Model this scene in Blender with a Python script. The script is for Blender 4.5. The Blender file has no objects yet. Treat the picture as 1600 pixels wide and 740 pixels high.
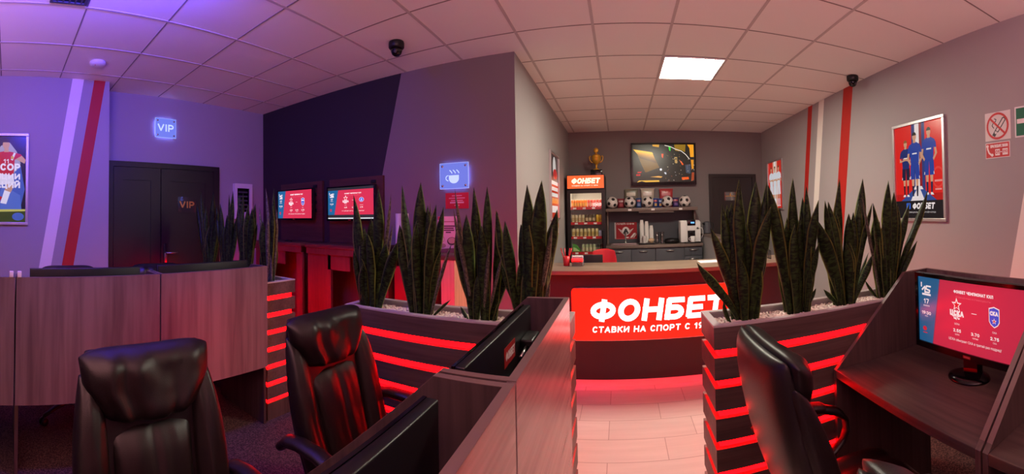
import bpy, bmesh, math, random
from mathutils import Vector, Matrix, Euler, noise
random.seed(7)
sc = bpy.context.scene
PI = math.pi

# ------------------------------------------------------------------ camera
CAM_Z = 1.565
FPX = 610.526; CX = 969.98; CY = 325.244      # focal length and centre for the 1600x740 frame
_M1 = Matrix(((1, 0, 0), (0, 1, .014), (0, -.014, 1)))
_M2 = Matrix(((1, 0, -.022), (0, 1, 0), (.022, 0, 1)))
_W = (_M2 @ _M1).inverted()
cd = bpy.data.cameras.new('camera'); cd.type = 'PANO'; cd.panorama_type = 'CENTRAL_CYLINDRICAL'
cd.central_cylindrical_range_u_min = -CX / FPX
cd.central_cylindrical_range_u_max = (1600 - CX) / FPX
cd.central_cylindrical_range_v_min = -(740 - CY) / FPX
cd.central_cylindrical_range_v_max = CY / FPX
cd.central_cylindrical_radius = 1.0
cd.clip_start = .01
cam = bpy.data.objects.new('camera', cd); sc.collection.objects.link(cam)
_r, _f, _u = _W.col[0].normalized(), _W.col[1].normalized(), _W.col[2].normalized()
_rot = Matrix((_r, _u, -_f)).transposed().to_quaternion()
cam.rotation_euler = _rot.to_euler(); cam.location = (0, 0, CAM_Z)
sc.camera = cam

# ------------------------------------------------------------------ colour management, world
sc.view_settings.view_transform = 'Standard'; sc.view_settings.look = 'None'
sc.view_settings.gamma = 1.0; sc.view_settings.use_curve_mapping = False
sc.view_settings.exposure = 0.0
sc.cycles.use_denoising = True
sc.cycles.max_bounces = 10; sc.cycles.diffuse_bounces = 5; sc.cycles.transparent_max_bounces = 16
sc.cycles.sample_clamp_indirect = 6.0
wd = bpy.data.worlds.new('world'); sc.world = wd; wd.use_nodes = True
wd.node_tree.nodes['Background'].inputs[0].default_value = (.02, .015, .02, 1)

def area_lamp(name, loc, rot, size, size_y, col, power):
    l = bpy.data.lights.new(name, 'AREA'); l.shape = 'RECTANGLE'; l.size = size; l.size_y = size_y
    l.color = col; l.energy = power
    o = bpy.data.objects.new(name, l); o.location = loc; o.rotation_euler = rot; sc.collection.objects.link(o)
    return o
# unseen area lamps, added outside the frame to give the purple and pink glow
def aim(d): return Vector(d).to_track_quat('-Z', 'Y').to_euler()
area_lamp('added_violet_wall_light', (-1.9, .6, 2.90), aim((-.92, .20, -.50)), .9, .25, (.055, .045, 1), 60)
area_lamp('added_violet_uplight', (-2.4, -1.0, 1.9), aim((.15, .3, 1)), 1.4, .5, (.46, .22, 1), 16)
area_lamp('added_pink_uplight', (.35, -.9, 1.9), aim((0, .2, 1)), 2.6, .5, (1, .45, .47), 125)

# ------------------------------------------------------------------ mesh builder
ORG = {}
def org(o): return ORG.get(o.name, Vector((0, 0, 0))) if o else Vector((0, 0, 0))

class MB:
    def __init__(s): s.v = []; s.f = []; s.m = []; s.sm = []; s.mats = []; s.uv = {}
    def mi(s, mat):
        if mat not in s.mats: s.mats.append(mat)
        return s.mats.index(mat)
    def add(s, vs, fs, mat, smooth=False):
        b = len(s.v); s.v += [tuple(v) for v in vs]; k = s.mi(mat)
        for f in fs: s.f.append(tuple(b + i for i in f)); s.m.append(k); s.sm.append(smooth)
        return b
    def box(s, lo, hi, mat, bev=0):
        x0, y0, z0 = lo; x1, y1, z1 = hi
        if bev <= 0:
            vs = [(x0,y0,z0),(x1,y0,z0),(x1,y1,z0),(x0,y1,z0),(x0,y0,z1),(x1,y0,z1),(x1,y1,z1),(x0,y1,z1)]
            s.add(vs, [(0,3,2,1),(4,5,6,7),(0,1,5,4),(1,2,6,5),(2,3,7,6),(3,0,4,7)], mat)
            return
        bm = bmesh.new(); bmesh.ops.create_cube(bm, size=1)
        for v in bm.verts:
            v.co = Vector(((x0+x1)/2 + v.co.x*(x1-x0), (y0+y1)/2 + v.co.y*(y1-y0), (z0+z1)/2 + v.co.z*(z1-z0)))
        bmesh.ops.bevel(bm, geom=bm.edges[:], offset=bev, segments=2, affect='EDGES', profile=.5)
        s.bm(bm, mat, True)
    def bm(s, bm, mat, smooth=False, xf=None):
        bm.verts.ensure_lookup_table(); bm.verts.index_update()
        vs = [(xf @ v.co) if xf else v.co.copy() for v in bm.verts]
        s.add(vs, [[v.index for v in f.verts] for f in bm.faces], mat, smooth); bm.free()
    def prism(s, pts, d, mat):
        """pts: 3D polygon, d: extrusion vector"""
        d = Vector(d); n = len(pts); P = [Vector(p) for p in pts]
        vs = P + [p + d for p in P]
        s.add(vs, [tuple(range(n-1, -1, -1)), tuple(range(n, 2*n))] + [(i, (i+1) % n, n+(i+1) % n, n+i) for i in range(n)], mat)
    def tube(s, path, r, mat, n=10, r2=None, side=(0, 1, 0), closed=False, cap=True):
        """sweep an ellipse: r along 'side', r2 along the perpendicular"""
        P = [Vector(p) for p in path]; k = len(P); rings = []
        for i, p in enumerate(P):
            a = P[(i-1) % k] if (closed or i > 0) else P[i]; b = P[(i+1) % k] if (closed or i < k-1) else P[i]
            t = (b - a).normalized(); sd = Vector(side); sd = (sd - t * sd.dot(t))
            if sd.length < 1e-4: sd = t.orthogonal()
            sd.normalize(); nn = t.cross(sd)
            ra = r[i] if isinstance(r, (list, tuple)) else r
            rb = (r2[i] if isinstance(r2, (list, tuple)) else r2) if r2 is not None else ra
            rings.append([p + sd*ra*math.cos(2*PI*j/n) + nn*rb*math.sin(2*PI*j/n) for j in range(n)])
        vs = [q for R in rings for q in R]; fs = []
        for i in range(k if closed else k-1):
            for j in range(n):
                a, b = i*n, ((i+1) % k)*n; fs.append((a+j, a+(j+1) % n, b+(j+1) % n, b+j))
        if cap and not closed: fs += [tuple(range(n-1, -1, -1)), tuple((k-1)*n+j for j in range(n))]
        s.add(vs, fs, mat, True)
    def cyl(s, p0, p1, r, mat, n=16, r1=None):
        s.tube([p0, p1], [r, r if r1 is None else r1], mat, n)
    def lathe(s, prof, c, mat, n=20, cap=True):
        vs = []; fs = []; k = len(prof)
        for r, z in prof: vs += [(c[0]+r*math.cos(2*PI*j/n), c[1]+r*math.sin(2*PI*j/n), c[2]+z) for j in range(n)]
        for i in range(k-1):
            for j in range(n): fs.append((i*n+j, i*n+(j+1) % n, (i+1)*n+(j+1) % n, (i+1)*n+j))
        if cap: fs += [tuple(range(n-1, -1, -1)), tuple((k-1)*n+j for j in range(n))]
        s.add(vs, fs, mat, True)
    def ball(s, c, r, mat, seg=16):
        bm = bmesh.new(); bmesh.ops.create_uvsphere(bm, u_segments=seg, v_segments=seg//2+2, radius=1)
        rr = r if isinstance(r, (tuple, list)) else (r, r, r)
        for v in bm.verts: v.co = Vector((c[0]+v.co.x*rr[0], c[1]+v.co.y*rr[1], c[2]+v.co.z*rr[2]))
        s.bm(bm, mat, True)
    def build(s, name, parent=None, loc=None, bevel=0, sub=0):
        me = bpy.data.meshes.new(name); o = bpy.data.objects.new(name, me)
        O = org(parent) if parent else Vector(loc or (0, 0, 0))
        me.from_pydata([tuple(Vector(v) - O) for v in s.v], [], s.f)
        for m in s.mats: me.materials.append(m)
        me.polygons.foreach_set('material_index', s.m); me.polygons.foreach_set('use_smooth', s.sm)
        if s.uv:
            ul = me.uv_layers.new(name='leaf')
            for li, l in enumerate(me.loops): ul.data[li].uv = s.uv.get(l.vertex_index, (0, 0))
        me.update()
        sc.collection.objects.link(o)
        if parent: o.parent = parent
        else: o.location = O
        ORG[o.name] = O
        if bevel:
            md = o.modifiers.new('bevel', 'BEVEL'); md.width = bevel; md.segments = 2; md.limit_method = 'ANGLE'
        if sub:
            md = o.modifiers.new('sub', 'SUBSURF'); md.levels = md.render_levels = sub
        return o

def T(name, label, cat, loc, group=None):
    o = bpy.data.objects.new(name, None); o.empty_display_size = .1; o.location = loc
    sc.collection.objects.link(o); ORG[o.name] = Vector(loc); o['label'] = label; o['category'] = cat
    if group: o['group'] = group
    return o
def tag(o, label, cat, group=None, kind=None):
    o['label'] = label; o['category'] = cat
    if group: o['group'] = group
    if kind: o['kind'] = kind
    return o
def struct(o): o['kind'] = 'structure'; return o
def dup(root, loc, label=None, group=None, rotz=0, scale=None):
    def cp(o, par):
        c = o.copy(); sc.collection.objects.link(c)
        if par: c.parent = par
        for ch in list(o.children): cp(ch, c)
        return c
    r = cp(root, None); r.location = loc; r.rotation_euler = (0, 0, rotz)
    if label: r['label'] = label
    if group: r['group'] = group
    if scale: r.scale = scale
    return r

# ------------------------------------------------------------------ materials
def lin(h):
    h = h.lstrip('#'); c = [int(h[i:i+2], 16)/255 for i in (0, 2, 4)]
    return tuple(x/12.92 if x <= .04045 else ((x+.055)/1.055)**2.4 for x in c)
def _mat(name):
    m = bpy.data.materials.new(name); m.use_nodes = True
    return m, m.node_tree.nodes, m.node_tree.links, m.node_tree.nodes['Principled BSDF']
def plain(name, col, rough=.5, metal=0, nscale=0, namt=.0, bump=0, spec=.5):
    m, N, L, B = _mat(name); col = lin(col) if isinstance(col, str) else col
    B.inputs['Base Color'].default_value = (*col, 1); B.inputs['Roughness'].default_value = rough; B.inputs['Metallic'].default_value = metal
    B.inputs['Specular IOR Level'].default_value = spec
    if nscale:
        tc = N.new('ShaderNodeTexCoord'); nz = N.new('ShaderNodeTexNoise'); nz.inputs['Scale'].default_value = nscale; nz.inputs['Detail'].default_value = 4
        L.new(tc.outputs['Object'], nz.inputs['Vector'])
        if namt:
            mx = N.new('ShaderNodeMix'); mx.data_type = 'RGBA'
            mx.inputs[6].default_value = (*[max(0, c*(1-namt)) for c in col], 1); mx.inputs[7].default_value = (*[min(1, c*(1+namt)) for c in col], 1)
            L.new(nz.outputs['Fac'], mx.inputs[0]); L.new(mx.outputs[2], B.inputs['Base Color'])
        if bump:
            b = N.new('ShaderNodeBump'); b.inputs['Strength'].default_value = bump; b.inputs['Distance'].default_value = .002
            L.new(nz.outputs['Fac'], b.inputs['Height']); L.new(b.outputs[0], B.inputs['Normal'])
    return m
def wood(name, c1, c2, scale=(60, 60, 2.5), rough=.45, bands=7, spec=.5):
    m, N, L, B = _mat(name); c1, c2 = lin(c1), lin(c2)
    tc = N.new('ShaderNodeTexCoord'); mp = N.new('ShaderNodeMapping'); mp.inputs['Scale'].default_value = scale
    L.new(tc.outputs['Object'], mp.inputs['Vector'])
    n1 = N.new('ShaderNodeTexNoise'); n1.inputs['Scale'].default_value = 1; n1.inputs['Detail'].default_value = 6; n1.inputs['Distortion'].default_value = .4
    mp2 = N.new('ShaderNodeMapping'); mp2.inputs['Scale'].default_value = tuple(a/bands for a in scale)
    L.new(tc.outputs['Object'], mp2.inputs['Vector'])
    n2 = N.new('ShaderNodeTexNoise'); n2.inputs['Scale'].default_value = 1; n2.inputs['Detail'].default_value = 2
    L.new(mp.outputs[0], n1.inputs['Vector']); L.new(mp2.outputs[0], n2.inputs['Vector'])
    ad = N.new('ShaderNodeMath'); ad.operation = 'ADD'; L.new(n1.outputs['Fac'], ad.inputs[0]); L.new(n2.outputs['Fac'], ad.inputs[1])
    rp = N.new('ShaderNodeMapRange'); rp.inputs['From Min'].default_value = .72; rp.inputs['From Max'].default_value = 1.28
    L.new(ad.outputs[0], rp.inputs['Value'])
    mx = N.new('ShaderNodeMix'); mx.data_type = 'RGBA'; mx.inputs[6].default_value = (*c1, 1); mx.inputs[7].default_value = (*c2, 1)
    L.new(rp.outputs[0], mx.inputs[0]); L.new(mx.outputs[2], B.inputs['Base Color'])
    bp = N.new('ShaderNodeBump'); bp.inputs['Strength'].default_value = .12; bp.inputs['Distance'].default_value = .001
    L.new(n1.outputs['Fac'], bp.inputs['Height']); L.new(bp.outputs[0], B.inputs['Normal'])
    B.inputs['Roughness'].default_value = rough; B.inputs['Specular IOR Level'].default_value = spec
    return m
_em = {}
def em(col, st=1.0):
    c = lin(col) if isinstance(col, str) else tuple(col); k = (c, st)
    if k not in _em:
        m, N, L, B = _mat('glow_%d' % len(_em)); B.inputs['Base Color'].default_value = (*[min(1, x)*.3 for x in c], 1); B.inputs['Roughness'].default_value = .25
        B.inputs['Emission Color'].default_value = (*c, 1); B.inputs['Emission Strength'].default_value = st
        _em[k] = m
    return _em[k]
_pt = {}
def paint(col, rough=.5):
    k = (col, rough)
    if k not in _pt: _pt[k] = plain('print_%d' % len(_pt), col, rough)
    return _pt[k]
def glass(name, tint=(1, 1, 1), refl=.12):
    m = bpy.data.materials.new(name); m.use_nodes = True; N, L = m.node_tree.nodes, m.node_tree.links
    N.remove(N['Principled BSDF']); out = N['Material Output']
    t = N.new('ShaderNodeBsdfTransparent'); t.inputs[0].default_value = (*tint, 1)
    g = N.new('ShaderNodeBsdfGlossy'); g.inputs['Roughness'].default_value = .05
    mx = N.new('ShaderNodeMixShader'); mx.inputs[0].default_value = refl
    L.new(t.outputs[0], mx.inputs[1]); L.new(g.outputs[0], mx.inputs[2]); L.new(mx.outputs[0], out.inputs[0])
    return m

M = {}
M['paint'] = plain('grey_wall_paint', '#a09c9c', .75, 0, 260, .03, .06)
M['paint_back'] = plain('dimmed_grey_wall_paint', '#7b7777', .75, 0, 260, .03, .06)  # wall grey toned down, dimness of the room's end put into the colour
M['paint_far'] = plain('shaded_grey_wall_paint', '#7c7375', .75, 0, 260, .03, .06)  # wall grey darkened, the shade on the far wall put into the paint
M['accent'] = plain('dark_wall_paint', '#262026', .7, 0, 260, .05, .06)
M['stripe_red'] = plain('red_stripe_paint', '#b02018', .6)
M['stripe_white'] = plain('white_stripe_paint', '#e6e2da', .6)
M['ceil'] = plain('ceiling_board', '#efe9e4', .9, 0, 180, .03, .25)
M['tbar'] = plain('ceiling_bar_metal', '#c4bab6', .7)
M['gap'] = plain('ceiling_gap', '#8e8480', .8)
M['wood'] = wood('dark_ash_board', '#382b29', '#574743')
M['woodh'] = wood('dark_ash_board_lengthwise', '#40322f', '#604e48', (2.5, 60, 60))
M['woodd'] = wood('dark_ash_desk_top', '#382d2a', '#564740', (50, 2.2, 50), .5)
M['woody'] = wood('desk_board_crosswise', '#5c4a49', '#846f6c', (28, 28, 1.6), .4, 5)
M['edge'] = plain('brown_edge_band', '#6a5450', .5)
M['beech'] = wood('light_beech_counter', '#705a4a', '#8b7462', (2.2, 40, 40), .4)
M['beechv'] = wood('light_beech_panel', '#b08a70', '#cfa98c', (40, 40, 2.2), .45)
M['walnut'] = wood('reddish_table_board', '#4a2822', '#653c32', (30, 30, 3), .45)
M['walnuth'] = wood('reddish_table_top', '#46281f', '#5e3a30', (3, 30, 30), .45)
M['hutch'] = wood('brown_shelf_board', '#5a4a44', '#7a6860', (3, 40, 40), .5)
M['counter'] = plain('plum_counter_front', '#2c2127', .5)
M['leather'] = plain('black_leather', '#140e0e', .40, 0, 320, .25, .22, .55)
M['black'] = plain('black_plastic', '#0c0c0e', .4)
M['black_gloss'] = plain('gloss_black_plastic', '#08080a', .12)
M['door'] = plain('black_door_lacquer', '#1c1616', .45, 0, 60, .1, .03)
M['steel'] = plain('brushed_steel', '#b8b6b4', .3, 1)
M['alu'] = plain('silver_frame', '#c8c6c8', .35, .8)
M['chrome'] = plain('chrome', '#dcdcdc', .12, 1)
M['white'] = plain('white_plastic', '#dedcda', .4)
M['paper'] = plain('white_card', '#e8e4e2', .7)
M['cup'] = plain('paper_cup_white', '#d8d4d0', .6)
M['cab'] = plain('graphite_cabinet_front', '#43444b', .5)
M['gold'] = plain('gold_metal', '#e0b040', .35, .6)
M['red'] = plain('red_plastic', '#c01c24', .35)
M['rim'] = plain('grey_planter_liner', '#b4aeac', .5)
M['pebble'] = plain('white_pebble', '#e4dccf', .7, 0, 90, .12)
M['soil'] = plain('dark_soil', '#2a2320', .9, 0, 120, .3, .5)
M['glass'] = glass('clear_glass', (.97, .98, .98), .03)
M['tumbler'] = glass('tumbler_glass', (.85, .87, .88), .18)
M['led'] = em((1, .0005, .001), 22.0)
M['lamp'] = em((1, .94, .76), 80.0)

def m_floor():
    m, N, L, B = _mat('floor_tiles')
    tc = N.new('ShaderNodeTexCoord'); mp = N.new('ShaderNodeMapping'); mp.inputs['Location'].default_value = (.12, .02, 0)
    L.new(tc.outputs['Object'], mp.inputs['Vector'])
    br = N.new('ShaderNodeTexBrick'); br.inputs['Scale'].default_value = 1; br.inputs['Brick Width'].default_value = .62; br.inputs['Row Height'].default_value = .25
    br.inputs['Mortar Size'].default_value = .003; br.inputs['Mortar Smooth'].default_value = .3; br.offset = .37
    br.inputs['Color1'].default_value = (*lin('#d4cac4'), 1); br.inputs['Color2'].default_value = (*lin('#dcd2cc'), 1); br.inputs['Mortar'].default_value = (*lin('#a89a94'), 1)
    L.new(mp.outputs[0], br.inputs['Vector'])
    mp2 = N.new('ShaderNodeMapping'); mp2.inputs['Scale'].default_value = (2, 24, 1); L.new(tc.outputs['Object'], mp2.inputs['Vector'])
    nz = N.new('ShaderNodeTexNoise'); nz.inputs['Scale'].default_value = 1; nz.inputs['Detail'].default_value = 5; L.new(mp2.outputs[0], nz.inputs['Vector'])
    mx = N.new('ShaderNodeMix'); mx.data_type = 'RGBA'; mx.blend_type = 'MULTIPLY'; mx.inputs[0].default_value = .25
    L.new(br.outputs['Color'], mx.inputs[6]); L.new(nz.outputs['Fac'], mx.inputs[7]); L.new(mx.outputs[2], B.inputs['Base Color'])
    B.inputs['Roughness'].default_value = .32
    bp = N.new('ShaderNodeBump'); bp.inputs['Strength'].default_value = .3; bp.inputs['Distance'].default_value = .001; bp.invert = True
    L.new(br.outputs['Fac'], bp.inputs['Height']); L.new(bp.outputs[0], B.inputs['Normal'])
    return m
def m_carpet():
    m, N, L, B = _mat('speckled_carpet')
    tc = N.new('ShaderNodeTexCoord'); nz = N.new('ShaderNodeTexNoise'); nz.inputs['Scale'].default_value = 110; nz.inputs['Detail'].default_value = 3
    L.new(tc.outputs['Object'], nz.inputs['Vector'])
    rp = N.new('ShaderNodeValToRGB'); rp.color_ramp.elements[0].position = .38; rp.color_ramp.elements[1].position = .66
    rp.color_ramp.elements[0].color = (*lin('#221414'), 1); rp.color_ramp.elements[1].color = (*lin('#5c4440'), 1)
    L.new(nz.outputs['Fac'], rp.inputs[0]); L.new(rp.outputs[0], B.inputs['Base Color']); B.inputs['Roughness'].default_value = 1
    bp = N.new('ShaderNodeBump'); bp.inputs['Strength'].default_value = .6; bp.inputs['Distance'].default_value = .004
    L.new(nz.outputs['Fac'], bp.inputs['Height']); L.new(bp.outputs[0], B.inputs['Normal'])
    return m
def m_leaf(name, dark, mid, edge):
    """sword leaf: u across (0..1), v along: wavy dark bands, pale margin"""
    m, N, L, B = _mat(name)
    uv = N.new('ShaderNodeUVMap'); uv.uv_map = 'leaf'; sp = N.new('ShaderNodeSeparateXYZ'); L.new(uv.outputs[0], sp.inputs[0])
    mp = N.new('ShaderNodeMapping'); mp.inputs['Scale'].default_value = (1.6, 26, 1); L.new(uv.outputs[0], mp.inputs['Vector'])
    nz = N.new('ShaderNodeTexNoise'); nz.inputs['Scale'].default_value = 1.3; nz.inputs['Detail'].default_value = 3; nz.inputs['Distortion'].default_value = .8
    L.new(mp.outputs[0], nz.inputs['Vector'])
    rp = N.new('ShaderNodeValToRGB'); rp.color_ramp.elements[0].position = .42; rp.color_ramp.elements[1].position = .62
    rp.color_ramp.elements[0].color = (*lin(dark), 1); rp.color_ramp.elements[1].color = (*lin(mid), 1)
    L.new(nz.outputs['Fac'], rp.inputs[0])
    a = N.new('ShaderNodeMath'); a.operation = 'SUBTRACT'; a.inputs[1].default_value = .5; L.new(sp.outputs[0], a.inputs[0])
    b = N.new('ShaderNodeMath'); b.operation = 'ABSOLUTE'; L.new(a.outputs[0], b.inputs[0])
    c = N.new('ShaderNodeMapRange'); c.inputs['From Min'].default_value = .40; c.inputs['From Max'].default_value = .46; L.new(b.outputs[0], c.inputs['Value'])
    mx = N.new('ShaderNodeMix'); mx.data_type = 'RGBA'; mx.inputs[7].default_value = (*lin(edge), 1)
    L.new(c.outputs[0], mx.inputs[0]); L.new(rp.outputs[0], mx.inputs[6]); L.new(mx.outputs[2], B.inputs['Base Color'])
    B.inputs['Roughness'].default_value = .5; B.inputs['Specular IOR Level'].default_value = .3
    tr = N.new('ShaderNodeBsdfTranslucent'); L.new(mx.outputs[2], tr.inputs[0]); ms = N.new('ShaderNodeMixShader'); ms.inputs[0].default_value = .28
    L.new(B.outputs[0], ms.inputs[1]); L.new(tr.outputs[0], ms.inputs[2]); L.new(ms.outputs[0], N['Material Output'].inputs[0])
    return m
M['floor'] = m_floor(); M['carpet'] = m_carpet()
M['leaf'] = m_leaf('banded_sword_leaf', '#14210d', '#384f22', '#8e9448')
M['leafp'] = m_leaf('pale_sword_leaf', '#4c4a3c', '#7d7662', '#a89c80')

# ------------------------------------------------------------------ lettering
def arc(cx, cy, rx, ry, a0, a1, n=14): return [(cx+rx*math.cos(math.radians(a0+(a1-a0)*i/n)), cy+ry*math.sin(math.radians(a0+(a1-a0)*i/n))) for i in range(n+1)]
G = {}   # glyph: (width, strokes) in a unit-height box
def g(ch, w, *st): G[ch] = (w, st)
O_ = arc(.5, .5, .5, .5, 90, 450, 24)
bowl = lambda y0, y1, x0=0, x1=1: [(x0, y1), (x1*.55, y1)] + arc(x1*.55, (y0+y1)/2, x1*.45, (y1-y0)/2, 90, -90, 10) + [(x0, y0)]
g('О', .8, O_); g('Ф', .95, [(.5, 0), (.5, 1)], arc(.5, .5, .5, .36, 0, 360, 24)); g('Н', .72, [(0, 0), (0, 1)], [(1, 0), (1, 1)], [(0, .5), (1, .5)])
g('Б', .66, [(.95, 1), (0, 1), (0, 0)], bowl(0, .56)); g('Е', .6, [(1, 1), (0, 1), (0, 0), (1, 0)], [(0, .5), (.9, .5)]); g('Т', .66, [(0, 1), (1, 1)], [(.5, 1), (.5, 0)])
g('С', .68, arc(.52, .5, .52, .5, 48, 312, 20)); g('А', .76, [(0, 0), (.5, 1), (1, 0)], [(.2, .3), (.8, .3)]); g('В', .66, [(0, 0), (0, 1)], bowl(.54, 1, 0, .92), bowl(0, .54))
g('К', .68, [(0, 0), (0, 1)], [(1, 1), (0, .45)], [(.3, .6), (1, 0)]); g('И', .74, [(0, 1), (0, 0), (1, 1), (1, 0)]); g('П', .72, [(0, 0), (0, 1), (1, 1), (1, 0)])
g('Р', .64, [(0, 0), (0, 1)], bowl(.42, 1)); g('Г', .56, [(0, 0), (0, 1), (1, 1)]); g('Д', .8, [(.15, .08), (.3, 1), (.85, 1), (.85, .08)], [(0, -.15), (0, .08), (1, .08), (1, -.15)])
g('Ц', .76, [(0, 1), (0, 0), (.85, 0), (.85, 1)], [(.85, 0), (1, 0), (1, -.2)]); g('Ы', .9, [(0, 1), (0, 0)], bowl(0, .56, 0, .62), [(1, 0), (1, 1)]); g('Ш', .95, [(0, 1), (0, 0), (1, 0), (1, 1)], [(.5, 0), (.5, 1)])
g('Ч', .66, [(0, 1), (0, .5), (.2, .42), (1, .45)], [(1, 0), (1, 1)]); g('Х', .72, [(0, 0), (1, 1)], [(0, 1), (1, 0)]); g('Л', .72, [(0, 0), (.3, 1), (1, 1), (1, 0)])
g('М', .9, [(0, 0), (0, 1), (.5, .3), (1, 1), (1, 0)]); g('У', .7, [(0, 1), (.5, .4)], [(1, 1), (.35, 0), (.1, 0)]); g('Э', .68, arc(.48, .5, .52, .5, 132, -132, 20), [(.3, .5), (1, .5)])
g('Я', .66, [(1, 0), (1, 1)], [(1, 1), (.45, 1)] + arc(.45, .71, .45, .29, 90, 270, 10) + [(1, .42)], [(.5, .42), (0, 0)]); g('Й', .74, [(0, 1), (0, 0), (1, 1), (1, 0)], [(.3, 1.22), (.7, 1.22)])
g('З', .62, arc(.45, .74, .5, .26, 150, -90, 10) + arc(.45, .25, .55, .25, 90, -150, 10)); g('Ж', .95, [(.5, 0), (.5, 1)], [(0, 1), (1, 0)], [(0, 0), (1, 1)]); g('Ь', .62, [(0, 1), (0, 0)], bowl(0, .56))
g('V', .76, [(0, 1), (.5, 0), (1, 1)]); g('I', .08, [(.5, 0), (.5, 1)]); g('P', .64, [(0, 0), (0, 1)], bowl(.42, 1)); g('-', .4, [(0, .5), (1, .5)]); g('.', .06, [(.5, 0), (.5, .04)]); g(':', .06, [(.5, .2), (.5, .26)], [(.5, .7), (.5, .76)])
g('0', .62, O_); g('1', .34, [(0, .75), (.8, 1), (.8, 0)]); g('2', .6, arc(.5, .72, .5, .28, 160, -30, 10) + [(0, 0), (1, 0)]); g('3', .6, *G['З'][1]); g('4', .66, [(.75, 0), (.75, 1), (0, .3), (1, .3)])
g('5', .6, [(.9, 1), (.1, 1), (.05, .55)] + arc(.45, .32, .52, .32, 120, -150, 12)); g('6', .62, arc(.5, .3, .5, .3, 0, 360, 16), [(.05, .35), (.3, .8), (.75, 1)]); g('7', .58, [(0, 1), (1, 1), (.35, 0)])
g('8', .62, arc(.5, .74, .42, .26, 0, 360, 14), arc(.5, .24, .5, .24, 0, 360, 14)); g('9', .62, arc(.5, .7, .5, .3, 0, 360, 16), [(.95, .65), (.7, .2), (.25, 0)])

class Flat:
    """things drawn on a plane: origin O, right R, up U (metres); layers stand proud along the normal"""
    def __init__(s, mb, O, R, U): s.k = 0; s.mb = mb; s.O = Vector(O); s.R = Vector(R); s.U = Vector(U); s.N = s.R.cross(s.U)
    def p(s, x, y, z=0): return s.O + s.R*x + s.U*y + s.N*z
    def poly(s, pts, mat, z=.001): s.mb.add([s.p(x, y, z) for x, y in pts], [tuple(range(len(pts)))], mat)
    def rect(s, x0, y0, x1, y1, mat, z=.001): s.poly([(x0, y0), (x1, y0), (x1, y1), (x0, y1)], mat, z)
    def slab(s, x0, y0, x1, y1, z0, z1, mat): s.mb.prism([s.p(x0, y0, z0), s.p(x1, y0, z0), s.p(x1, y1, z0), s.p(x0, y1, z0)], s.N*(z1-z0), mat)
    def ell(s, cx, cy, rx, ry, mat, z=.001, n=18, a0=0, a1=360): s.poly([(cx+rx*math.cos(math.radians(a0+(a1-a0)*i/n)), cy+ry*math.sin(math.radians(a0+(a1-a0)*i/n))) for i in range(n if a1-a0 >= 360 else n+1)], mat, z)
    def rrect(s, x0, y0, x1, y1, r, mat, z=.001):
        s.poly(arc(x1-r, y1-r, r, r, 0, 90, 5) + arc(x0+r, y1-r, r, r, 90, 180, 5) + arc(x0+r, y0+r, r, r, 180, 270, 5) + arc(x1-r, y0+r, r, r, 270, 360, 5), mat, z)
    def stroke(s, pts, w, mat, z=.001):
        n = len(pts); closed = n > 2 and math.hypot(pts[0][0]-pts[-1][0], pts[0][1]-pts[-1][1]) < 1e-6
        for i in range(n-1):
            (x0, y0), (x1, y1) = pts[i], pts[i+1]; l = math.hypot(x1-x0, y1-y0)
            if l < 1e-9: continue
            s.k = (s.k+1) % 31; zz = z + s.k*1.3e-5
            tx, ty = (x1-x0)/l*w/2, (y1-y0)/l*w/2
            e0 = 1 if (i == 0 and not closed) else .45; e1 = 1 if (i == n-2 and not closed) else .45
            x0 -= tx*e0; y0 -= ty*e0; x1 += tx*e1; y1 += ty*e1
            s.poly([(x0+ty, y0-tx), (x1+ty, y1-tx), (x1-ty, y1+tx), (x0-ty, y0+tx)], mat, zz)
    def star(s, cx, cy, r, mat, z=.001):
        s.poly([(cx+(r if i % 2 == 0 else r*.42)*math.sin(PI*i/5), cy+(r if i % 2 == 0 else r*.42)*math.cos(PI*i/5)) for i in range(10)], mat, z)
    def text(s, txt, x, y, h, mat, w=None, weight=.18, shear=0, z=.0015, align='l', gap=.16):
        tot = 0
        for ch in txt: tot += (G[ch][0]+weight if ch in G else .4) + gap
        tot -= gap; kx = (w/(tot*h)) if w else 1; W = tot*h*kx
        cx = x - (W/2 if align == 'c' else W if align == 'r' else 0)
        for ch in txt:
            if ch not in G: cx += (.4+gap)*h*kx; continue
            gw, st = G[ch]; a = weight/2
            for pl in st:
                pts = []
                for (px, py) in pl:
                    X = a + px*gw; Y = a + py*(1-weight); pts.append((cx + (X*kx + shear*Y)*h, y + Y*h))
                s.stroke(pts, weight*h, mat, z)
            cx += (gw + weight + gap)*h*kx
    def small(s, txt, x, y, h, mat, z=.0015, align='CENTER', w=None):
        """fine print set in the built-in typeface"""
        c = bpy.data.curves.new('print', 'FONT'); c.body = txt; c.size = h*1.35; c.align_x = align; c.resolution_u = 2
        o = bpy.data.objects.new('print', c); sc.collection.objects.link(o)
        me = bpy.data.meshes.new_from_object(o.evaluated_get(bpy.context.evaluated_depsgraph_get()))
        bpy.data.objects.remove(o); bpy.data.curves.remove(c)
        if me.vertices:
            xs = [v.co.x for v in me.vertices]; k = (w/(max(xs)-min(xs))) if w else 1
            s.mb.add([s.p(x+v.co.x*k, y+v.co.y, z) for v in me.vertices], [tuple(f.vertices) for f in me.polygons], mat)
        bpy.data.meshes.remove(me)

Rx = dict(R=(0, -1, 0), U=(0, 0, 1))     # plane that faces -x (right-hand wall)
Lx = dict(R=(0, 1, 0), U=(0, 0, 1))      # plane that faces +x (left-hand wall)
By = dict(R=(1, 0, 0), U=(0, 0, 1))      # plane that faces -y (far walls)

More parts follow.
